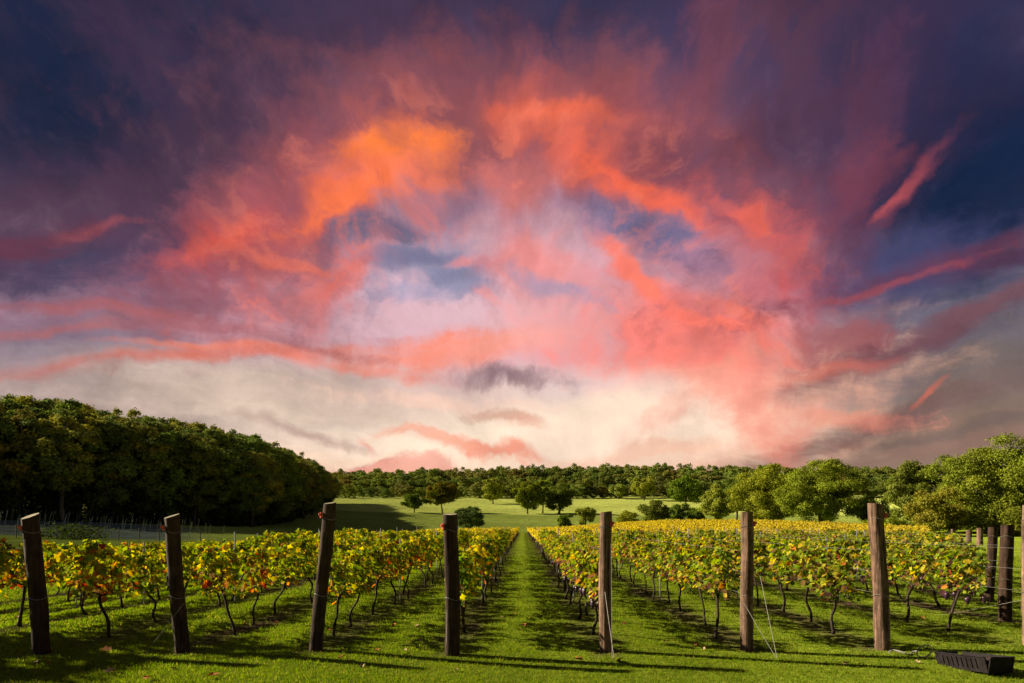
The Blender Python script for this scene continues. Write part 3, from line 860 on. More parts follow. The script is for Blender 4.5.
def far_mass(spots):
    r = np.random.default_rng(77)
    S = np.array([(s[1], s[0]) for s in spots]); kd = np.array([{'a': 0, 'b': 1, 'c': 1}[ROWS[s[2]][4]] for s in spots])
    nl = 105
    n = len(S) * nl
    c = np.repeat(S, nl, 0); k = np.repeat(kd, nl)
    g = ground(c[:, 0], c[:, 1])
    top = np.repeat(r.uniform(1.12, 1.36, len(S)), nl)
    yo = np.clip(r.normal(0, .24, n), -.6, .6)
    q = r.random(n)
    pos = np.stack([c[:, 0] + r.normal(0, .075, n), c[:, 1] + yo, g + .68 + q * (top - .68 + .08 * np.sin((c[:, 1] + yo) * 7 + c[:, 0]))], -1)
    size = r.uniform(.09, .17, n)
    ang = r.uniform(0, 2 * np.pi, n); out = np.stack([np.cos(ang), np.sin(ang), r.uniform(-.5, .3, n)], -1)
    V, F = leaves(pos, out * .8 + np.array([0, 0, -.7]), out * .7 + np.array([0, 0, .8]) + .5 * r.standard_normal((n, 3)), size)
    fy = sm(c[:, 1], 22, 60)[:, None]
    dull = np.where((k == 1)[:, None], np.array([.25, .24, .03]), np.array([.27, .28, .03]))
    col = (dull * (1 - fy) + np.array([.50, .41, .045]) * fy) * r.uniform(.6, 1.4, n)[:, None]
    col = np.where((r.random(n) < .14)[:, None], BROWN * 1.2, col)
    b = MB()
    for (x, y) in S:
        z = gz(x, y); dx, dy = r.uniform(-.1, .1), r.uniform(-.2, .2)
        b.tube([(x + dx, y + dy, z), (x + dx * .3, y + dy * .4, z + .4), (x, y, z + .8)], .03, 3, False)
    V2 = np.concatenate(b.v); F2 = np.array(b.f)
    me = bpy.data.meshes.new('distant_vines')
    nF = len(F)
    V = np.concatenate([V, V2]); 
    me.vertices.add(len(V)); me.vertices.foreach_set('co', V.astype(np.float32).ravel())
    li = np.concatenate([F.ravel(), (F2 + len(V) - len(V2)).ravel()]).astype(np.int32)
    me.loops.add(len(li)); me.loops.foreach_set('vertex_index', li)
    ls = np.concatenate([np.arange(nF) * 5, nF * 5 + np.arange(len(F2)) * 4]).astype(np.int32)
    me.polygons.add(len(ls)); me.polygons.foreach_set('loop_start', ls)
    me.materials.append(M['vine_leaf']); me.materials.append(M['vine_bark'])
    mi = np.zeros(len(ls), np.int32); mi[nF:] = 1
    me.polygons.foreach_set('material_index', mi)
    me.update(calc_edges=True)
    a = me.attributes.new('tint', 'FLOAT_COLOR', 'FACE')
    cc = np.ones((len(ls), 4), np.float32); cc[:nF, :3] = np.repeat(col, 2, 0); a.data.foreach_set('color', cc.ravel())
    return me
tag(link(bpy.data.objects.new('distant_vines', far_mass(farv))), kind='stuff')

# ------------------------------------------------------------------ row-end posts
def wood_post(name, x, y, top, d, lean_x, lean_y, dark, label, group, slant=(0, 0), tagside=1, red=True, cracks=True):
    g = gz(x, y); r = np.random.default_rng(int(abs(x * 100) + y * 10))
    root = empty(name, (x, y, g))
    n = 22; zs = np.concatenate([[-.15, 0, .05], np.linspace(.2, top - g, 12)])
    H = top - g
    V = []; C = []
    gr = 1 + .04 * r.standard_normal(n); gr = (gr + np.roll(gr, 1)) / 2
    for i, z in enumerate(zs):
        cx_ = lean_x * z + .008 * math.sin(z * 3 + x); cy_ = lean_y * z
        for k in range(n):
            a = 2 * math.pi * k / n
            rad = d / 2 * gr[k] * (1.03 - .05 * z / H) + (.004 * r.standard_normal())
            zz = z + ((slant[0] * math.cos(a) + slant[1] * math.sin(a)) * d / 2 if i == len(zs) - 1 else 0)
            V.append((cx_ + rad * math.cos(a), cy_ + rad * math.sin(a), zz))
    F = []; m = len(zs)
    for i in range(m - 1):
        for k in range(n): F.append((i * n + k, i * n + (k + 1) % n, (i + 1) * n + (k + 1) % n, (i + 1) * n + k))
    b = MB(); b.add(V, F); b.add(np.array(V)[-n:], [tuple(range(n))])
    sh = b.build('shaft', M['post_dark' if dark else 'post_wood'], root)
    sh.data.materials.append(M['post_end']); sh.data.polygons[len(F)].material_index = 1
    for p_ in sh.data.polygons: p_.use_smooth = p_.index < len(F)
    if red:
        zc = H - .17
        b = MB(); cx_, cy_ = lean_x * zc, lean_y * zc
        a = R(-90 + 60 * tagside); ex, ey = math.cos(a), math.sin(a)
        Rm = Matrix.Rotation(a, 3, 'Z')
        b.box((cx_ + ex * (d / 2 + .012), cy_ + ey * (d / 2 + .012), zc), (.035, .055, .075), Rm)
        b.box((cx_ + ex * (d / 2 + .035), cy_ + ey * (d / 2 + .035), zc + .012), (.03, .03, .03), Rm)
        b.build('wire_clip', M['red_plastic'], root)
    for zc in (H - .22, .78):
        b = MB(); q = np.linspace(0, 2 * math.pi, 21)
        b.tube(np.stack([lean_x * zc + (d / 2 + .006) * np.cos(q), lean_y * zc + (d / 2 + .006) * np.sin(q), zc + .02 * np.sin(q * 2)], -1), .0035, 4)
        b.build('wire_loop', M['wire_metal'], root)
    return tag(root, label, 'post', group)
GP = 'row-end posts along the near grass edge'
def top_at(py, y): return EYE - (py - HY) * y / FPX
wood_post('vineyard_post', at_px(42, 8.44), 8.44, top_at(516, 8.44), .205, -.083, 0, True, 'leftmost thick dark post, leaning left, with a slanted pale sawn top', GP, (.22, .40), -1)
wood_post('vineyard_post', at_px(182, 8.44), 8.44, top_at(516, 8.44), .19, -.078, 0, True, 'second dark post from the left, leaning left, red clip near its top', GP, (.25, .28), -1)
wood_post('vineyard_post', at_px(316, 8.44), 8.44, top_at(503, 8.44), .175, .095, 0, True, 'tall dark post leaning to the right, third from the left', GP, (.1, .14), -1)
wood_post('vineyard_post', at_px(453, 8.31), 8.31, top_at(514, 8.31), .20, -.015, 0, True, 'upright dark post at the left side of the central grass lane', GP, (0, .14), -1)
wood_post('vineyard_post', at_px(605, 8.50), 8.50, top_at(512, 8.50), .165, .004, 0, False, 'slim weathered post at the right side of the central grass lane', GP, (.1, -.05), 1)
wood_post('vineyard_post', at_px(747, 8.64), 8.64, top_at(512, 8.64), .172, .0, 0, False, 'slim upright post between the lane post and the tall right post', GP, (0, -.05), 1)
wood_post('vineyard_post', at_px(883, 8.70), 8.70, top_at(504, 8.70), .205, -.05, 0, False, 'tall pale brown post leaning left behind the black crate', GP, (-.12, 0), 1)
wood_post('vineyard_post', at_px(1029, 8.78), 8.78, top_at(505, 8.78), .17, .0, 0, False, 'brown post cut by the right edge of the photo', GP, (0, 0), 1, False)
GQ = 'row-end posts receding on the right'
RP = [(1005, 11.2, 525, .20, .022, 'broad reddish brown post, largest of the receding posts on the right'),
      (989, 13.85, 527, .19, .055, 'dark reddish post leaning right, second of the receding posts'),
      (979, 16.4, 528, .145, .02, 'slim post, third of the receding posts on the right'),
      (969, 19.2, 530, .16, .0, 'weathered post half hidden by leaves, fourth of the receding posts'),
      (961, 22.0, 538, .18, -.03, 'short post behind vine leaves, fifth of the receding posts'),
      (954, 25.0, 529, .15, -.02, 'farthest thin post rising above the leaves on the right')]
for i, (px, y, tp, d, ln_, lab) in enumerate(RP):
    wood_post('vineyard_post', at_px(px, y), y, top_at(tp, y), d, ln_, 0, i < 2, lab, GQ, (0, -.05), 1, False)

# ------------------------------------------------------------------ trellis wires and slim stakes along the rows
def wire(x0, y0, z0, x1, y1, z1, rad, label, group, name='trellis_wire', mat='wire_metal', sag=.02, cat='wire'):
    q = np.linspace(0, 1, 14)
    b = MB()
    b.tube(np.stack([x0 + (x1 - x0) * q, y0 + (y1 - y0) * q, z0 + (z1 - z0) * q - sag * np.sin(q * math.pi)], -1), rad, 4)
    return tag(b.build(name, M[mat]), label, cat, group)
ZN = {.80: 'low', 1.12: 'middle', 1.42: 'top'}
for (x, y0, y1, lab, kind) in ROWS[3:18]:
    for z, nm in ZN.items():
        ye = min(y0 + 24, y1)
        wire(x, y0, gz(x, y0) + z, x, ye, gz(x, ye) + z, .0016, nm + ' thin wire strung ' + lab, 'trellis wires along the vine rows')
st = 0
for (x, y0, y1, lab, kind) in ROWS[2:18]:
    y = y0 + 5.6; k = 0
    while y < min(46, y1):
        px = CX + FPX * x / y
        if 0 < px < 1024:
            b = MB(); g = gz(x, y)
            b.tube([(x + .03, y, g - .1), (x + .03, y, g + .7), (x + .03 + .02 * math.sin(x * 9 + y), y, g + 1.56 + .1 * math.sin(y * 5 + x))], .017, 6)
            tag(b.build('trellis_stake', M['stake_metal']), ('nearest' if k == 0 else 'second' if k == 1 else 'farther') + ' slim grey stake standing ' + lab, 'stake', 'stakes ' + lab); k += 1
        y += 6.0
# slack anchor wires from posts to the turf
def anchor(pxa, pya, ya, pxb, pyb, yb, lab, rad=.006, mat='cord_white'):
    xa, xb = at_px(pxa, ya), at_px(pxb, yb)
    return wire(xa, ya, EYE - (pya - HY) * ya / FPX, xb, yb, gz(xb, yb) + .01, rad, lab, 'anchor wires of the near posts', 'anchor_wire', mat, .01)
anchor(605, 592, 8.40, 614, 657, 8.06, 'white twisted anchor wire at the foot of the slim lane post', .0045)
anchor(611, 530, 8.44, 612, 658, 8.04, 'thin straight wire hanging down the slim lane post', .0022)
anchor(757, 560, 8.60, 777, 656, 8.10, 'pale anchor wire slanting right from the sixth post', .0035)
anchor(744, 603, 8.55, 776, 656, 8.12, 'lower pale brace wire meeting the ground right of the sixth post', .003)
anchor(184, 603, 8.34, 139, 660, 7.88, 'thin pale wire slanting left from the second post', .0022)
anchor(447, 610, 8.22, 446, 659, 7.98, 'pale wire at the foot of the post left of the lane', .003)
anchor(1022, 600, 8.70, 940, 560, 12.0, 'thin wire crossing the gap before the right edge post', .0018)

# ================================================================== trees
OAK, OLIVE, AUTUMN, DARK, PALE, DEEP = map(np.array, ((.085, .115, .012), (.115, .135, .013), (.17, .13, .02), (.05, .066, .012), (.16, .168, .03), (.036, .047, .014)))
def tree_proto(name, seed, H, W, bole, nclump, nleaf, lsize, tint, flat=.8, low=0.0, lift=.0, branches=7, trunk_r=None, droop=.0, trunk=True, tint2=None, shape=1.0, simple=False):
    """A tapered trunk with limbs reaching to leaf clumps; every leaf is a small bent blade of its own."""
    r = np.random.default_rng(seed)
    root = bpy.data.objects.new(name, None)
    zc = bole + (H - bole) * .5
    rz_ = (H - bole) * .5
    pts = []
    tries = 0
    dmin = W * .5 * (7.0 / nclump) ** .5 * .55
    while len(pts) < nclump and tries < 9000:
        tries += 1
        d = unit(r.standard_normal(3)); q = r.uniform(.45, .92) if r.random() < .8 else r.uniform(.1, .5)
        p = d * q * np.array([W / 2, W / 2, rz_])
        zz = p[2] / rz_
        k = 1 - low * max(0, zz) if shape >= 1 else 1 - .45 * max(0, -zz)
        p[:2] *= k
        if zz < -.55 and r.random() < flat: continue
        if all(np.linalg.norm(p - o) > dmin for o in pts): pts.append(p)
        elif tries % 40 == 0: dmin *= .93
    P = np.array(pts) + np.array([0, 0, zc])
    lob = r.uniform(.75, 1.25, (len(P), 3)) * np.array([1.15, 1.15, .8]) * (W * .5 * (1.0 / nclump) ** .40 * 1.12)
    # leaves, thicker on the outer and upper side of each clump
    n = nleaf
    ci = r.choice(len(P), n, p=(lob.prod(1) ** .7) / (lob.prod(1) ** .7).sum())
    d = unit(r.standard_normal((n, 3)) + np.array([0, 0, .35]) + .5 * unit(P[ci] - np.array([0, 0, zc])))
    rad = (r.beta(3.0, 1.2, n) * r.uniform(.82, 1.22, n))[:, None] * (1 + .16 * np.sin(d[:, :1] * 7 + ci[:, None]) * np.cos(d[:, 1:2] * 6 + 2 * ci[:, None]))
    pos = P[ci] + d * rad * lob[ci]
    pos[:, 2] -= droop * np.hypot(pos[:, 0], pos[:, 1])
    pos[:, 2] = np.maximum(pos[:, 2], .05 * H if bole < .1 * H else bole * .55)
    nor = unit(d + .75 * r.standard_normal((n, 3)) + np.array([0, 0, .3]))
    tip = np.cross(nor, r.standard_normal((n, 3)))
    tip = unit(tip); sx = np.cross(tip, nor)
    s = (lsize * r.uniform(.6, 1.35, n))[:, None]
    V = np.stack([pos - tip * s * .5, pos + sx * s * .42 + nor * s * .10, pos + tip * s * .55, pos - sx * s * .42 + nor * s * .10], 1).reshape(-1, 3)
    F = np.arange(n * 4).reshape(-1, 4)
    c1 = tint; c2 = tint * 1.5 if tint2 is None else tint2
    mixf = np.clip(r.beta(1.4, 2.2, len(P))[ci] + .25 * (r.random(n) - .5), 0, 1)[:, None]
    col = (c1 * (1 - mixf) + c2 * mixf) * r.uniform(.65, 1.35, n)[:, None]
    cr = bpy.data.objects.new('crown', big_mesh('crown', V, F, M['tree_leaf'], col)); cr.parent = root; COL.objects.link(cr)
    if trunk:
        w = MB(); tr_ = trunk_r or H * .022
        zt = bole + (H - bole) * .45
        q = np.linspace(0, 1, 8)
        tx, ty = r.uniform(-.03, .03, 2) * H
        path = np.stack([tx * q + .012 * H * np.sin(q * 5 + seed), ty * q + .012 * H * np.sin(q * 4 + 1), -.25 + q * (zt + .25)], -1)
        w.tube(path, tr_ * np.array([1.55, 1.08, .95, .88, .8, .68, .55, .4]), 9, jit=.2, r=r)
        order = np.argsort(-np.linalg.norm(P - np.array([0, 0, zc]), axis=1))[:branches]
        for j in order:
            t0 = r.uniform(.45, .95); f = t0 * 7; i0 = min(int(f), 6); a = path[i0] + (path[i0 + 1] - path[i0]) * (f - i0)
            b = P[j]; qq = np.linspace(0, 1, 6)[:, None]
            mid = a * (1 - qq) + b * qq + np.array([0, 0, 1.0]) * (np.sin(qq * math.pi) * .08 * H * r.uniform(-.3, .6)) + r.standard_normal((6, 3)) * .008 * H * np.sin(qq * math.pi)
            w.tube(mid, tr_ * np.linspace(.5, .12, 6) * r.uniform(.7, 1.1), 6, jit=.2, r=r)
        w.build('trunk', M['tree_bark'], root, True)
    return root
used = set()
def plant(proto, px, y, label, group=None, s=1.0, sx=None, rz=None, dz=-.05, cat='tree', x=None):
    if proto.name not in used and proto not in list(COL.objects):
        COL.objects.link(proto); o = proto; used.add(proto.name)
    else:
        o = copy_tree(proto)
    xx = at_px(px, y) if x is None else x
    o.location = (xx, y, gz(xx, y) + dz)
    o.rotation_euler = (0, 0, pr.uniform(0, 6.28) if rz is None else rz)
    o.scale = (s * (sx or 1), s * (sx or 1), s)
    return tag(o, label, cat, group)
def hgt(topy, y, px):
    """Height that brings a crown at this place up to the given row of the photograph."""
    return EYE - (topy - HY) * y / FPX - gz(at_px(px, y), y)

# ---- the parkland trees in the middle distance, each with the outline it has
def single(name, px, y, topy, wpx, label, seed, tint, tint2=None, bole=.18, nclump=26, nleaf=9000, ls=None, flat=.8, group=None, cat='tree', base=0, **kw):
    if base:                                     # stand it where its foot shows in the photograph
        ys = np.arange(150.0, 435.0, 1.0); pr_ = HY - (ground(at_px(px, ys), ys) - EYE) * FPX / ys
        y = float(ys[np.argmin(np.abs(pr_ - base))])
    H = hgt(topy, y, px); W = wpx * y / FPX
    p = tree_proto(name, seed, H, W, bole * H, int(nclump * 1.5), int(nleaf * 2.0), ls or max(.22, 1.2 * y / FPX), tint * 1.45, flat, tint2=tint2 * 1.5, trunk_r=.035 * H if H < 14 else None, **kw)
    return plant(p, px, y, label, group, rz=0, cat=cat)
single('oak_tree', 414, 285, 493, 22, 'small round dark oak standing alone on the meadow', 1, DARK, OAK, .10, 22, 4500, base=512.5)
single('oak_tree', 442, 280, 479, 33, 'taller brownish oak with spreading low boughs beside the small round one', 2, OAK * .8, AUTUMN * .8, .12, 26, 6500, base=513)
single('oak_tree', 493, 325, 476, 24, 'upright yellow-green tree alone at the meadow\'s far side', 3, OLIVE, PALE, .03, 24, 6000, base=504)
single('oak_tree', 528, 285, 481, 30, 'left oak of the close clump of three on the meadow', 4, OAK * .8, OLIVE, .07, 24, 6500, base=514)
single('oak_tree', 543, 288, 480, 26, 'middle oak of the close clump of three on the meadow', 5, OAK * .85, OLIVE, .10, 22, 5500, base=513)
single('oak_tree', 559, 284, 482, 31, 'darkest right oak of the close clump of three on the meadow', 6, DARK, OAK, .10, 24, 6500, base=514)
single('bush', 470, 158, 505, 30, 'dense dark round bush at the vineyard\'s far edge', 7, DEEP, DARK, .0, 16, 4500, flat=.1, cat='bush', trunk=False)
single('bush', 565, 160, 513, 16, 'small low dark bush left of the slender sapling', 8, DARK, OAK, .0, 10, 1800, flat=.1, cat='bush', trunk=False)
single('sapling', 586, 158, 504, 20, 'slender light green sapling beyond the vine rows', 9, OLIVE, PALE, .1, 14, 2600, cat='tree')
single('bush', 627, 160, 513, 22, 'low yellow-green bush beyond the vine rows', 10, OLIVE, PALE, .0, 12, 2600, flat=.1, cat='bush', trunk=False)
single('bush', 655, 165, 501, 32, 'broad dark bush left of the three big roundish trees', 11, DARK, OAK, .0, 16, 4500, flat=.1, cat='bush', trunk=False)
single('bush', 678, 172, 502, 24, 'dark bush with a pointed top beside the broad one', 12, DEEP, OAK, .0, 14, 3600, flat=.1, cat='bush', trunk=False)
single('bush', 694, 176, 504, 22, 'shadowed bush tucked left of the yellowish pointed tree', 13, DARK, OAK, .0, 12, 3200, flat=.1, cat='bush', trunk=False)
single('oak_tree', 618, 420, 484, 15, 'pale small tree against the far wood', 14, PALE, PALE * 1.3, .1, 14, 2600)
single('oak_tree', 644, 400, 475, 25, 'rounded lighter green tree against the far wood', 15, OLIVE, PALE, .08, 20, 5000)
single('oak_tree', 686, 300, 476, 32, 'round tree behind the dark bushes on the right slope', 16, OAK, OLIVE, .12, 22, 6500)
single('oak_tree', 716, 152, 486, 34, 'yellowish pointed tree in front of the two big oaks', 17, OLIVE, PALE * .9, .1, 24, 9000, low=.35)
single('oak_tree', 737, 190, 473, 34, 'pale green tree peeping out behind the left big oak', 18, DARK, OAK, .1, 22, 6500)
single('oak_tree', 765, 140, 462, 66, 'big oak with a domed lit crown, left of the two big oaks', 19, OLIVE, OLIVE * 1.35, .04, 50, 26000, flat=.1)
single('oak_tree', 820, 124, 459, 86, 'biggest broad oak with low boughs, right of the two big oaks', 20, OLIVE * .95, OLIVE * 1.35, .03, 64, 34000, flat=.05)
single('oak_tree', 872, 118, 494, 40, 'low dark thorn spreading right of the biggest oak', 21, DARK, OAK, .1, 20, 7000)
single('oak_tree', 924, 98, 454, 74, 'tall loose grey-green tree left of the rightmost big tree', 22, OLIVE * .9, PALE * .8, .0, 50, 26000, flat=.05)
single('bush', 934, 86, 489, 56, 'autumn-tinged yellowish bush under the tall grey-green tree', 23, AUTUMN * .55 + OLIVE * .45, OLIVE, .0, 26, 11000, flat=.1, cat='bush', trunk=False)
single('oak_tree', 1000, 88, 438, 128, 'rightmost big tree, dense green, cut by the photo\'s edge', 24, OAK * .9, OLIVE * .95, .0, 80, 46000, flat=.05)
single('bush', 1010, 84, 506, 80, 'shrubby undergrowth under the rightmost big tree', 26, OAK * .8, OLIVE, .0, 20, 8000, flat=.1, cat='bush', trunk=False)
single('bush', 885, 104, 520, 40, 'low scrubby bush between the biggest oak and the grey-green tree', 25, OAK, OLIVE, .0, 14, 5000, flat=.1, cat='bush', trunk=False)

# ---- the dark wood on the left: tall close-grown trees, several ranks deep
WOOD = [tree_proto('woodland_tree', 60 + i, 21.0, 11.0, 3.5 if i % 2 else 1.0, 64, 17000, .36, DEEP * 3.0, .2, tint2=(OAK * 1.8, OLIVE * 1.9, AUTUMN * 1.9, AUTUMN * 1.5 + OLIVE * .5, PALE * 1.4)[i], trunk_r=.28, branches=6, shape=.5) for i in range(5)]
edge = [(-160, 82), (-110, 92), (-85, 99), (-72, 112), (-61, 130), (-66, 165), (-78, 215), (-92, 270), (-108, 335)]
def along(d):
    for (a, b) in zip(edge[:-1], edge[1:]):
        L = math.dist(a, b)
        if d <= L: return (a[0] + (b[0] - a[0]) * d / L, a[1] + (b[1] - a[1]) * d / L), ((b[1] - a[1]) / L, -(b[0] - a[0]) / L)
        d -= L
    return None, None
GW = 'trees of the dark wood on the left'
LW = ('tall dark tree in the front rank of the wood on the left', 'tall tree inside the dark wood on the left, only its crown showing')
d = 0.0
while True:
    p0, nrm = along(d)
    if p0 is None: break
    for rank in range(5):
        off = rank * 7.0 + pr.uniform(-1.6, 1.6)
        x = p0[0] - nrm[0] * off + pr.uniform(-1.5, 1.5); y = p0[1] - nrm[1] * off + pr.uniform(-1.5, 1.5)
        if nrm[1] > 0: pass
        if rank > 1 and p0[1] > 240 and pr.random() < .3: continue
        px = CX + FPX * x / y
        if px > 338: continue
        topy = np.interp(px, [-250, 0, 60, 120, 180, 250, 290, 318, 336], [376, 387, 392, 405, 417, 431, 447, 460, 471])
        H = hgt(topy + pr.uniform(-2, 11) + (rank == 0) * 5, y, px)
        H = min(H, 30)
        plant(WOOD[pr.randrange(5)], 0, y, LW[0 if rank == 0 else 1], GW, s=H / 21.0, sx=pr.uniform(.95, 1.4) * min(1.3, 21 / H), x=x)
    d += pr.uniform(4.3, 5.8)
for i in range(16):
    x, y = pr.choice(((pr.uniform(-150, -100), pr.uniform(60, 95)),)); 
    plant(WOOD[pr.randrange(5)], 0, y, LW[0], GW, s=pr.uniform(.85, 1.1), x=x)
# hazel and bramble closing the wood's foot
UNDER = [tree_proto('woodland_shrub', 90 + i, 4.2, 6.5, .0, 14, 2600, .34, DEEP, .05, tint2=DARK, trunk=False) for i in range(2)]
d = 0.0
while True:
    p0, nrm = along(d)
    if p0 is None: break
    if CX + FPX * p0[0] / p0[1] < 334 and not (p0[0] < -85 and p0[1] < 110 and pr.random() < .2):
        plant(UNDER[pr.randrange(2)], 0, p0[1], 'dark shrub at the foot of the wood on the left', 'shrubs at the foot of the dark wood', s=pr.uniform(.8, 1.5), x=p0[0] - nrm[0] * 2, cat='shrub')
    d += 4.2

# ---- the far wood along the skyline
FARW = [tree_proto('skyline_tree', 130 + i, 20.0, 15.0, .0, 26, 3600, .85, (DARK * 1.9 + .012, OAK * 1.1 + .014, OLIVE + .016, DARK * 1.7 + .014, AUTUMN * .8 + .012, PALE * .8 + .012)[i], .0, tint2=(OLIVE * 1.2 + .015, OLIVE * 1.3 + .02, AUTUMN + .015, OAK * 1.3 + .015, OLIVE * 1.2 + .02, PALE + .02)[i], trunk=False) for i in range(6)]  # added grey in these tints paints the distance haze onto the crowns
for p in FARW:                                   # too small in the photograph to show parts: one mesh each
    ch = p.children[0]
    ch.parent = None
    ch.name = 'skyline_tree'
FARM = [o for o in COL.objects if o.name.startswith('skyline_tree') and o.type == 'MESH']
fused = set()
GF = 'trees of the far wood on the skyline'
for rank, (Y, top, step, dzr) in enumerate(((440, 479, 8.0, 8), (485, 471, 8.5, 5), (545, 465, 9, 3), (630, 463, 10, 2))):
    px = 330.0
    while px < 925:
        y = Y + pr.uniform(-14, 14)
        bump = np.interp(px, [330, 350, 420, 500, 600, 640, 700, 760, 870, 925], [7, 5, 3, 1, -1, -3, -1, 0, 0, 3])
        y0 = top + bump + pr.uniform(-2, dzr)
        x = at_px(px, y); H = max(9, EYE - (y0 - HY) * y / FPX - gz(x, y))
        m0 = FARM[pr.choice((0, 1, 1, 2, 3, 3, 4, 5, 0, 1))]
        if m0.name in fused: o = m0.copy(); COL.objects.link(o)
        else: fused.add(m0.name); o = m0
        o.location = (x, y, gz(x, y) - .3); o.rotation_euler = (0, 0, pr.uniform(0, 6.28))
        w = pr.uniform(.95, 1.35) * min(1.2, H / 18)
        o.scale = (w, w, H / 20.0)
        tag(o, 'distant tree of the far wood, its crown merging along the skyline', 'tree', GF)
        px += step * pr.uniform(.7, 1.25)
for p in FARW: bpy.data.objects.remove(p)

# ---- young plot on the left with pale stakes, and its post-and-wire fence
GSt = 'pale slanting stakes in the young plot'
stk = MB(); stk.tube([(0, 0, -.2), (.0, 0, 1.0), (.03, 0, 2.0)], .02, 5)
proto_st = None
for row in range(8):
    for i in range(14):
        y = 66 + row * 5.2; px = -8 + i * 21 + row * 5 + pr.uniform(-3, 3)
        if px > 225 - row * 6: continue
        x = at_px(px, y)
        if proto_st is None: o = proto_st = stk.build('plot_stake', M['stake_pale'])
        else: o = proto_st.copy(); COL.objects.link(o)
        o.location = (x, y, gz(x, y)); o.rotation_euler = (pr.uniform(-.06, .06), .16 + pr.uniform(-.1, .1), 0)
        o.scale = (1, 1, pr.uniform(.8, 1.1))
        tag(o, 'thin pale stake leaning in the bluish plot below the dark wood', 'stake', GSt)
fr = empty('post_and_wire_fence', (at_px(0, 60), 60, 0))
x0 = at_px(0, 60)
xs = np.arange(at_px(-25, 60), at_px(212, 60), 2.05)
for x in xs:
    b = MB(); g = gz(x, 60); b.tube([(x - x0, 0, g - .2), (x - x0 + pr.uniform(-.04, .04), 0, g + 1.2 + pr.uniform(-.06, .1))], .05, 6)
    b.build('fence_post', M['fence_wood'], fr)
for z in (.45, .8, 1.1):
    b = MB(); b.tube([(x - x0, 0, gz(x, 60) + z) for x in xs], .016, 4); b.build('fence_wire', M['fence_wood'], fr)
tag(fr, 'low dark post-and-wire fence in front of the bluish plot on the left', 'fence')
hx = at_px(78, 62)
p = tree_proto('bush', 151, 1.0, 5.5, .0, 10, 1400, .2, DEEP, .1, tint2=DARK, trunk=False)
plant(p, 78, 62, 'low dark bush against the post-and-wire fence', cat='bush')

# ---- white posts by the big oaks
for i, px in enumerate((773, 777.5, 782)):
    x = at_px(px, 112); g = gz(x, 112)
    b = MB(); b.tube([(x, 112, g - .2), (x, 112, g + (1.55, 1.6, 1.4)[i])], [.14, .13], 8)
    tag(b.build('marker_post', M['white_paint'], None), 'short white post in the little group below the two big oaks', 'post', 'white posts below the big oaks')

# ================================================================== things lying on the grass in front
def crate():
    # harvest crate, sunk a little and tipped towards its far left end
    L_, W_, H_ = .70, .33, .185
    root = empty('harvest_crate', (at_px(974, 7.42), 7.42, gz(at_px(974, 7.42), 7.42)))
    t = .012
    def side(name, p0, p1, lean, h=H_, slots=0):
        b = MB(); p0 = np.array(p0); p1 = np.array(p1); dv = p1 - p0; n_ = np.array([dv[1], -dv[0], 0]); n_ /= np.linalg.norm(n_)
        def q(u, v, w): return p0 + dv * u + n_ * (v * lean + w) + np.array([0, 0, v * h])
        cells = []
        if slots:
            us = [0]; 
            for k in range(slots): us += [.12 + .76 * (k + .3) / slots, .12 + .76 * (k + .55) / slots]
            us.append(1.0)
            vsx = [0, .2, .84, 1.0]
            for i in range(len(us) - 1):
                for j in range(3):
                    if not (j == 1 and i % 2 == 1): cells.append((us[i], us[i + 1], vsx[j], vsx[j + 1]))
        else: cells = [(0, 1, 0, 1)]
        for (u0, u1, v0, v1) in cells:
            c = [q(u0, v0, 0), q(u1, v0, 0), q(u1, v1, 0), q(u0, v1, 0), q(u0, v0, -t), q(u1, v0, -t), q(u1, v1, -t), q(u0, v1, -t)]
            b.add(c, [(0, 1, 2, 3), (7, 6, 5, 4), (0, 4, 5, 1), (1, 5, 6, 2), (2, 6, 7, 3), (3, 7, 4, 0)])
        b.build(name, M['crate_plastic'], root)
        b = MB(); b.tube([q(0, 1, 0), q(1, 1, 0)], .009, 6); b.build('rim', M['crate_plastic'], root)
    hx, hy = W_ / 2, L_ / 2
    A, B, C_, D = (-hx, hy, 0), (-hx, -hy, 0), (hx, -hy, 0), (hx, hy, 0)
    side('side_wall', A, B, .045, slots=8); side('end_wall', B, C_, .045, slots=0)
    side('side_wall', C_, D, .045, slots=8); side('end_wall', D, A, .045, slots=0)
    b = MB(); b.box((0, 0, .008), (W_ - .006, L_ - .006, .012)); b.build('crate_floor', M['crate_plastic'], root)
    r = np.random.default_rng(3); b = MB()
    nu, nv = 14, 22                                  # leaf litter lying in it, one ragged skin
    V = []
    for i in range(nu):
        for j in range(nv):
            V.append(((i / (nu - 1) - .5) * (W_ + .02), (j / (nv - 1) - .5) * (L_ + .02), .115 + .055 * r.random() * (1 if 0 < i < nu - 1 and 0 < j < nv - 1 else .2)))
    b.add(V, [(i * nv + j, (i + 1) * nv + j, (i + 1) * nv + j + 1, i * nv + j + 1) for i in range(nu - 1) for j in range(nv - 1)])
    o = b.build('leaf_litter', M['debris'])
    root.rotation_euler = (R(-7), R(2), R(9))
    o.location = root.location; o.rotation_euler = root.rotation_euler
    tag(o, 'brownish leaf litter heaped inside the black crate', 'litter')
    return tag(root, 'black slotted plastic crate lying open on the grass, lower right', 'crate')
crate()
b = MB(); q = np.linspace(0, 4 * math.pi, 40)
b.tube(np.stack([.085 * np.cos(q), .03 * np.sin(q) + .01 * q / 6, .085 + .08 * np.sin(q + .4)], -1), .007, 5)
c_ = b.build('wire_coil', M['cord_white']); xx = at_px(924, 8.05); c_.location = (xx, 8.05, gz(xx, 8.05) + .02); c_.rotation_euler = (R(20), 0, R(-20))
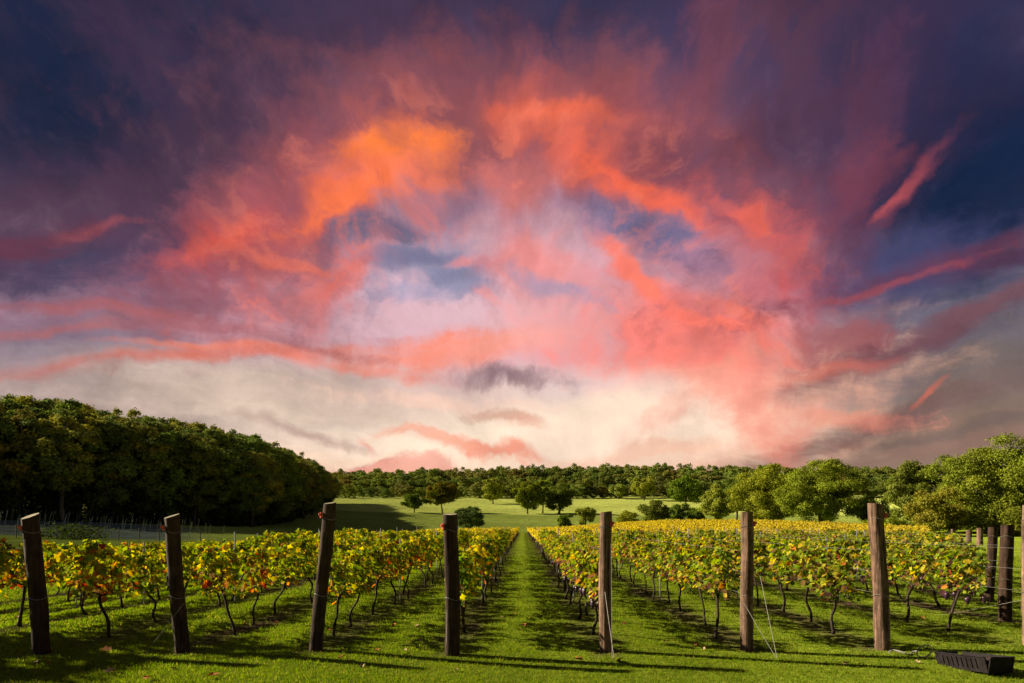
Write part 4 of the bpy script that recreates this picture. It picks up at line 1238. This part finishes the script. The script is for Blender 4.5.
tag(c_, 'small white coil of wire on the grass left of the crate', 'wire')
b = MB(); q = np.linspace(0, 1, 14)
b.tube(np.stack([q * .42, .05 * np.sin(q * 9), .03 + .02 * np.sin(q * 7)], -1), .012, 5)
c_ = b.build('cord_scrap', M['cord_white']); xx = at_px(889, 8.3); c_.location = (xx, 8.3, gz(xx, 8.3) + .01)
tag(c_, 'scrap of pale cord at the foot of the tall seventh post', 'cord')
# fallen leaves
def fallen(px, py, label, mat='fallen_leaf', s=.10):
    y = EYE * FPX / (py - HY); x = at_px(px, y)
    L = LEAF.copy() * s; L[:, 2] *= 1.6
    V = np.concatenate([L]); b = MB(); b.add(V, LF.tolist())
    o = b.build('fallen_leaf', M[mat]); o.location = (x, y, gz(x, y) + .035); o.rotation_euler = (pr.uniform(-.3, .3), pr.uniform(-.3, .3), pr.uniform(0, 6.28))
    tag(o, label, 'leaf', 'fallen leaves on the grass')
for (px, py, m, s, l) in ((103, 648, 'fallen_leaf', .15, 'orange fallen leaf between the two leftmost posts'),
                    (107, 674, 'pale_leaf', .15, 'pale fallen leaf on the shaded grass, lower left'),
                    (146, 681, 'fallen_leaf', .12, 'brown fallen leaf at the bottom edge, lower left'),
                    (218, 678, 'fallen_leaf', .12, 'orange fallen leaf near the bottom, below the second post'),
                    (422, 642, 'pale_leaf', .10, 'pale fallen leaf left of the lane\'s left post'),
                    (524, 628, 'fallen_leaf', .13, 'rusty fallen leaf alone in the middle of the lane'),
                    (616, 661, 'fallen_leaf', .16, 'red-orange fallen leaf where the anchor wire meets the grass'),
                    (575, 659, 'fallen_leaf', .12, 'small orange fallen leaf left of the slim lane post\'s wire'),
                    (622, 626, 'fallen_leaf', .10, 'small orange leaf beside the foot of the slim post\'s row'),
                    (697, 646, 'fallen_leaf', .09, 'small rusty leaf left of the sixth post\'s foot'),
                    (393, 624, 'fallen_leaf', .11, 'orange fallen leaf right of the right-leaning post'),
                    (845, 665, 'pale_leaf', .10, 'pale fallen leaf below the tall seventh post'),
                    (560, 618, 'pale_leaf', .09, 'tiny pale leaf on the right side of the lane'),
                    (340, 661, 'fallen_leaf', .10, 'small brown leaf below the right-leaning post')):
    fallen(px, py, l, m, s)

# ---- unseen tree added on the left to shade the turf before the posts
p = tree_proto('added_shade_tree', 171, 5.6, 4.6, 1.0, 20, 3200, .2, OAK, .3, tint2=OLIVE)
plant(p, 0, 10.0, 'small unseen tree added beyond the leftmost post to shade the turf', x=-13.6)

lp = random.Random(21); n_ = 0
while n_ < 46:
    y = lp.uniform(7.2, 15); px = lp.uniform(8, 1016); x = at_px(px, y)
    L = LEAF.copy() * lp.uniform(.05, .09); L[:, 2] *= lp.uniform(1, 2.5)
    b = MB(); b.add(L, LF.tolist())
    o = b.build('fallen_leaf', M[lp.choice(('fallen_leaf', 'pale_leaf', 'pale_leaf', 'fallen_leaf'))]); o.location = (x, y, gz(x, y) + .03)
    o.rotation_euler = (lp.uniform(-.4, .4), lp.uniform(-.4, .4), lp.uniform(0, 6.28))
    tag(o, 'tiny dry leaf, one of many strewn on the turf among the vines', 'leaf', 'tiny leaves strewn on the turf'); n_ += 1
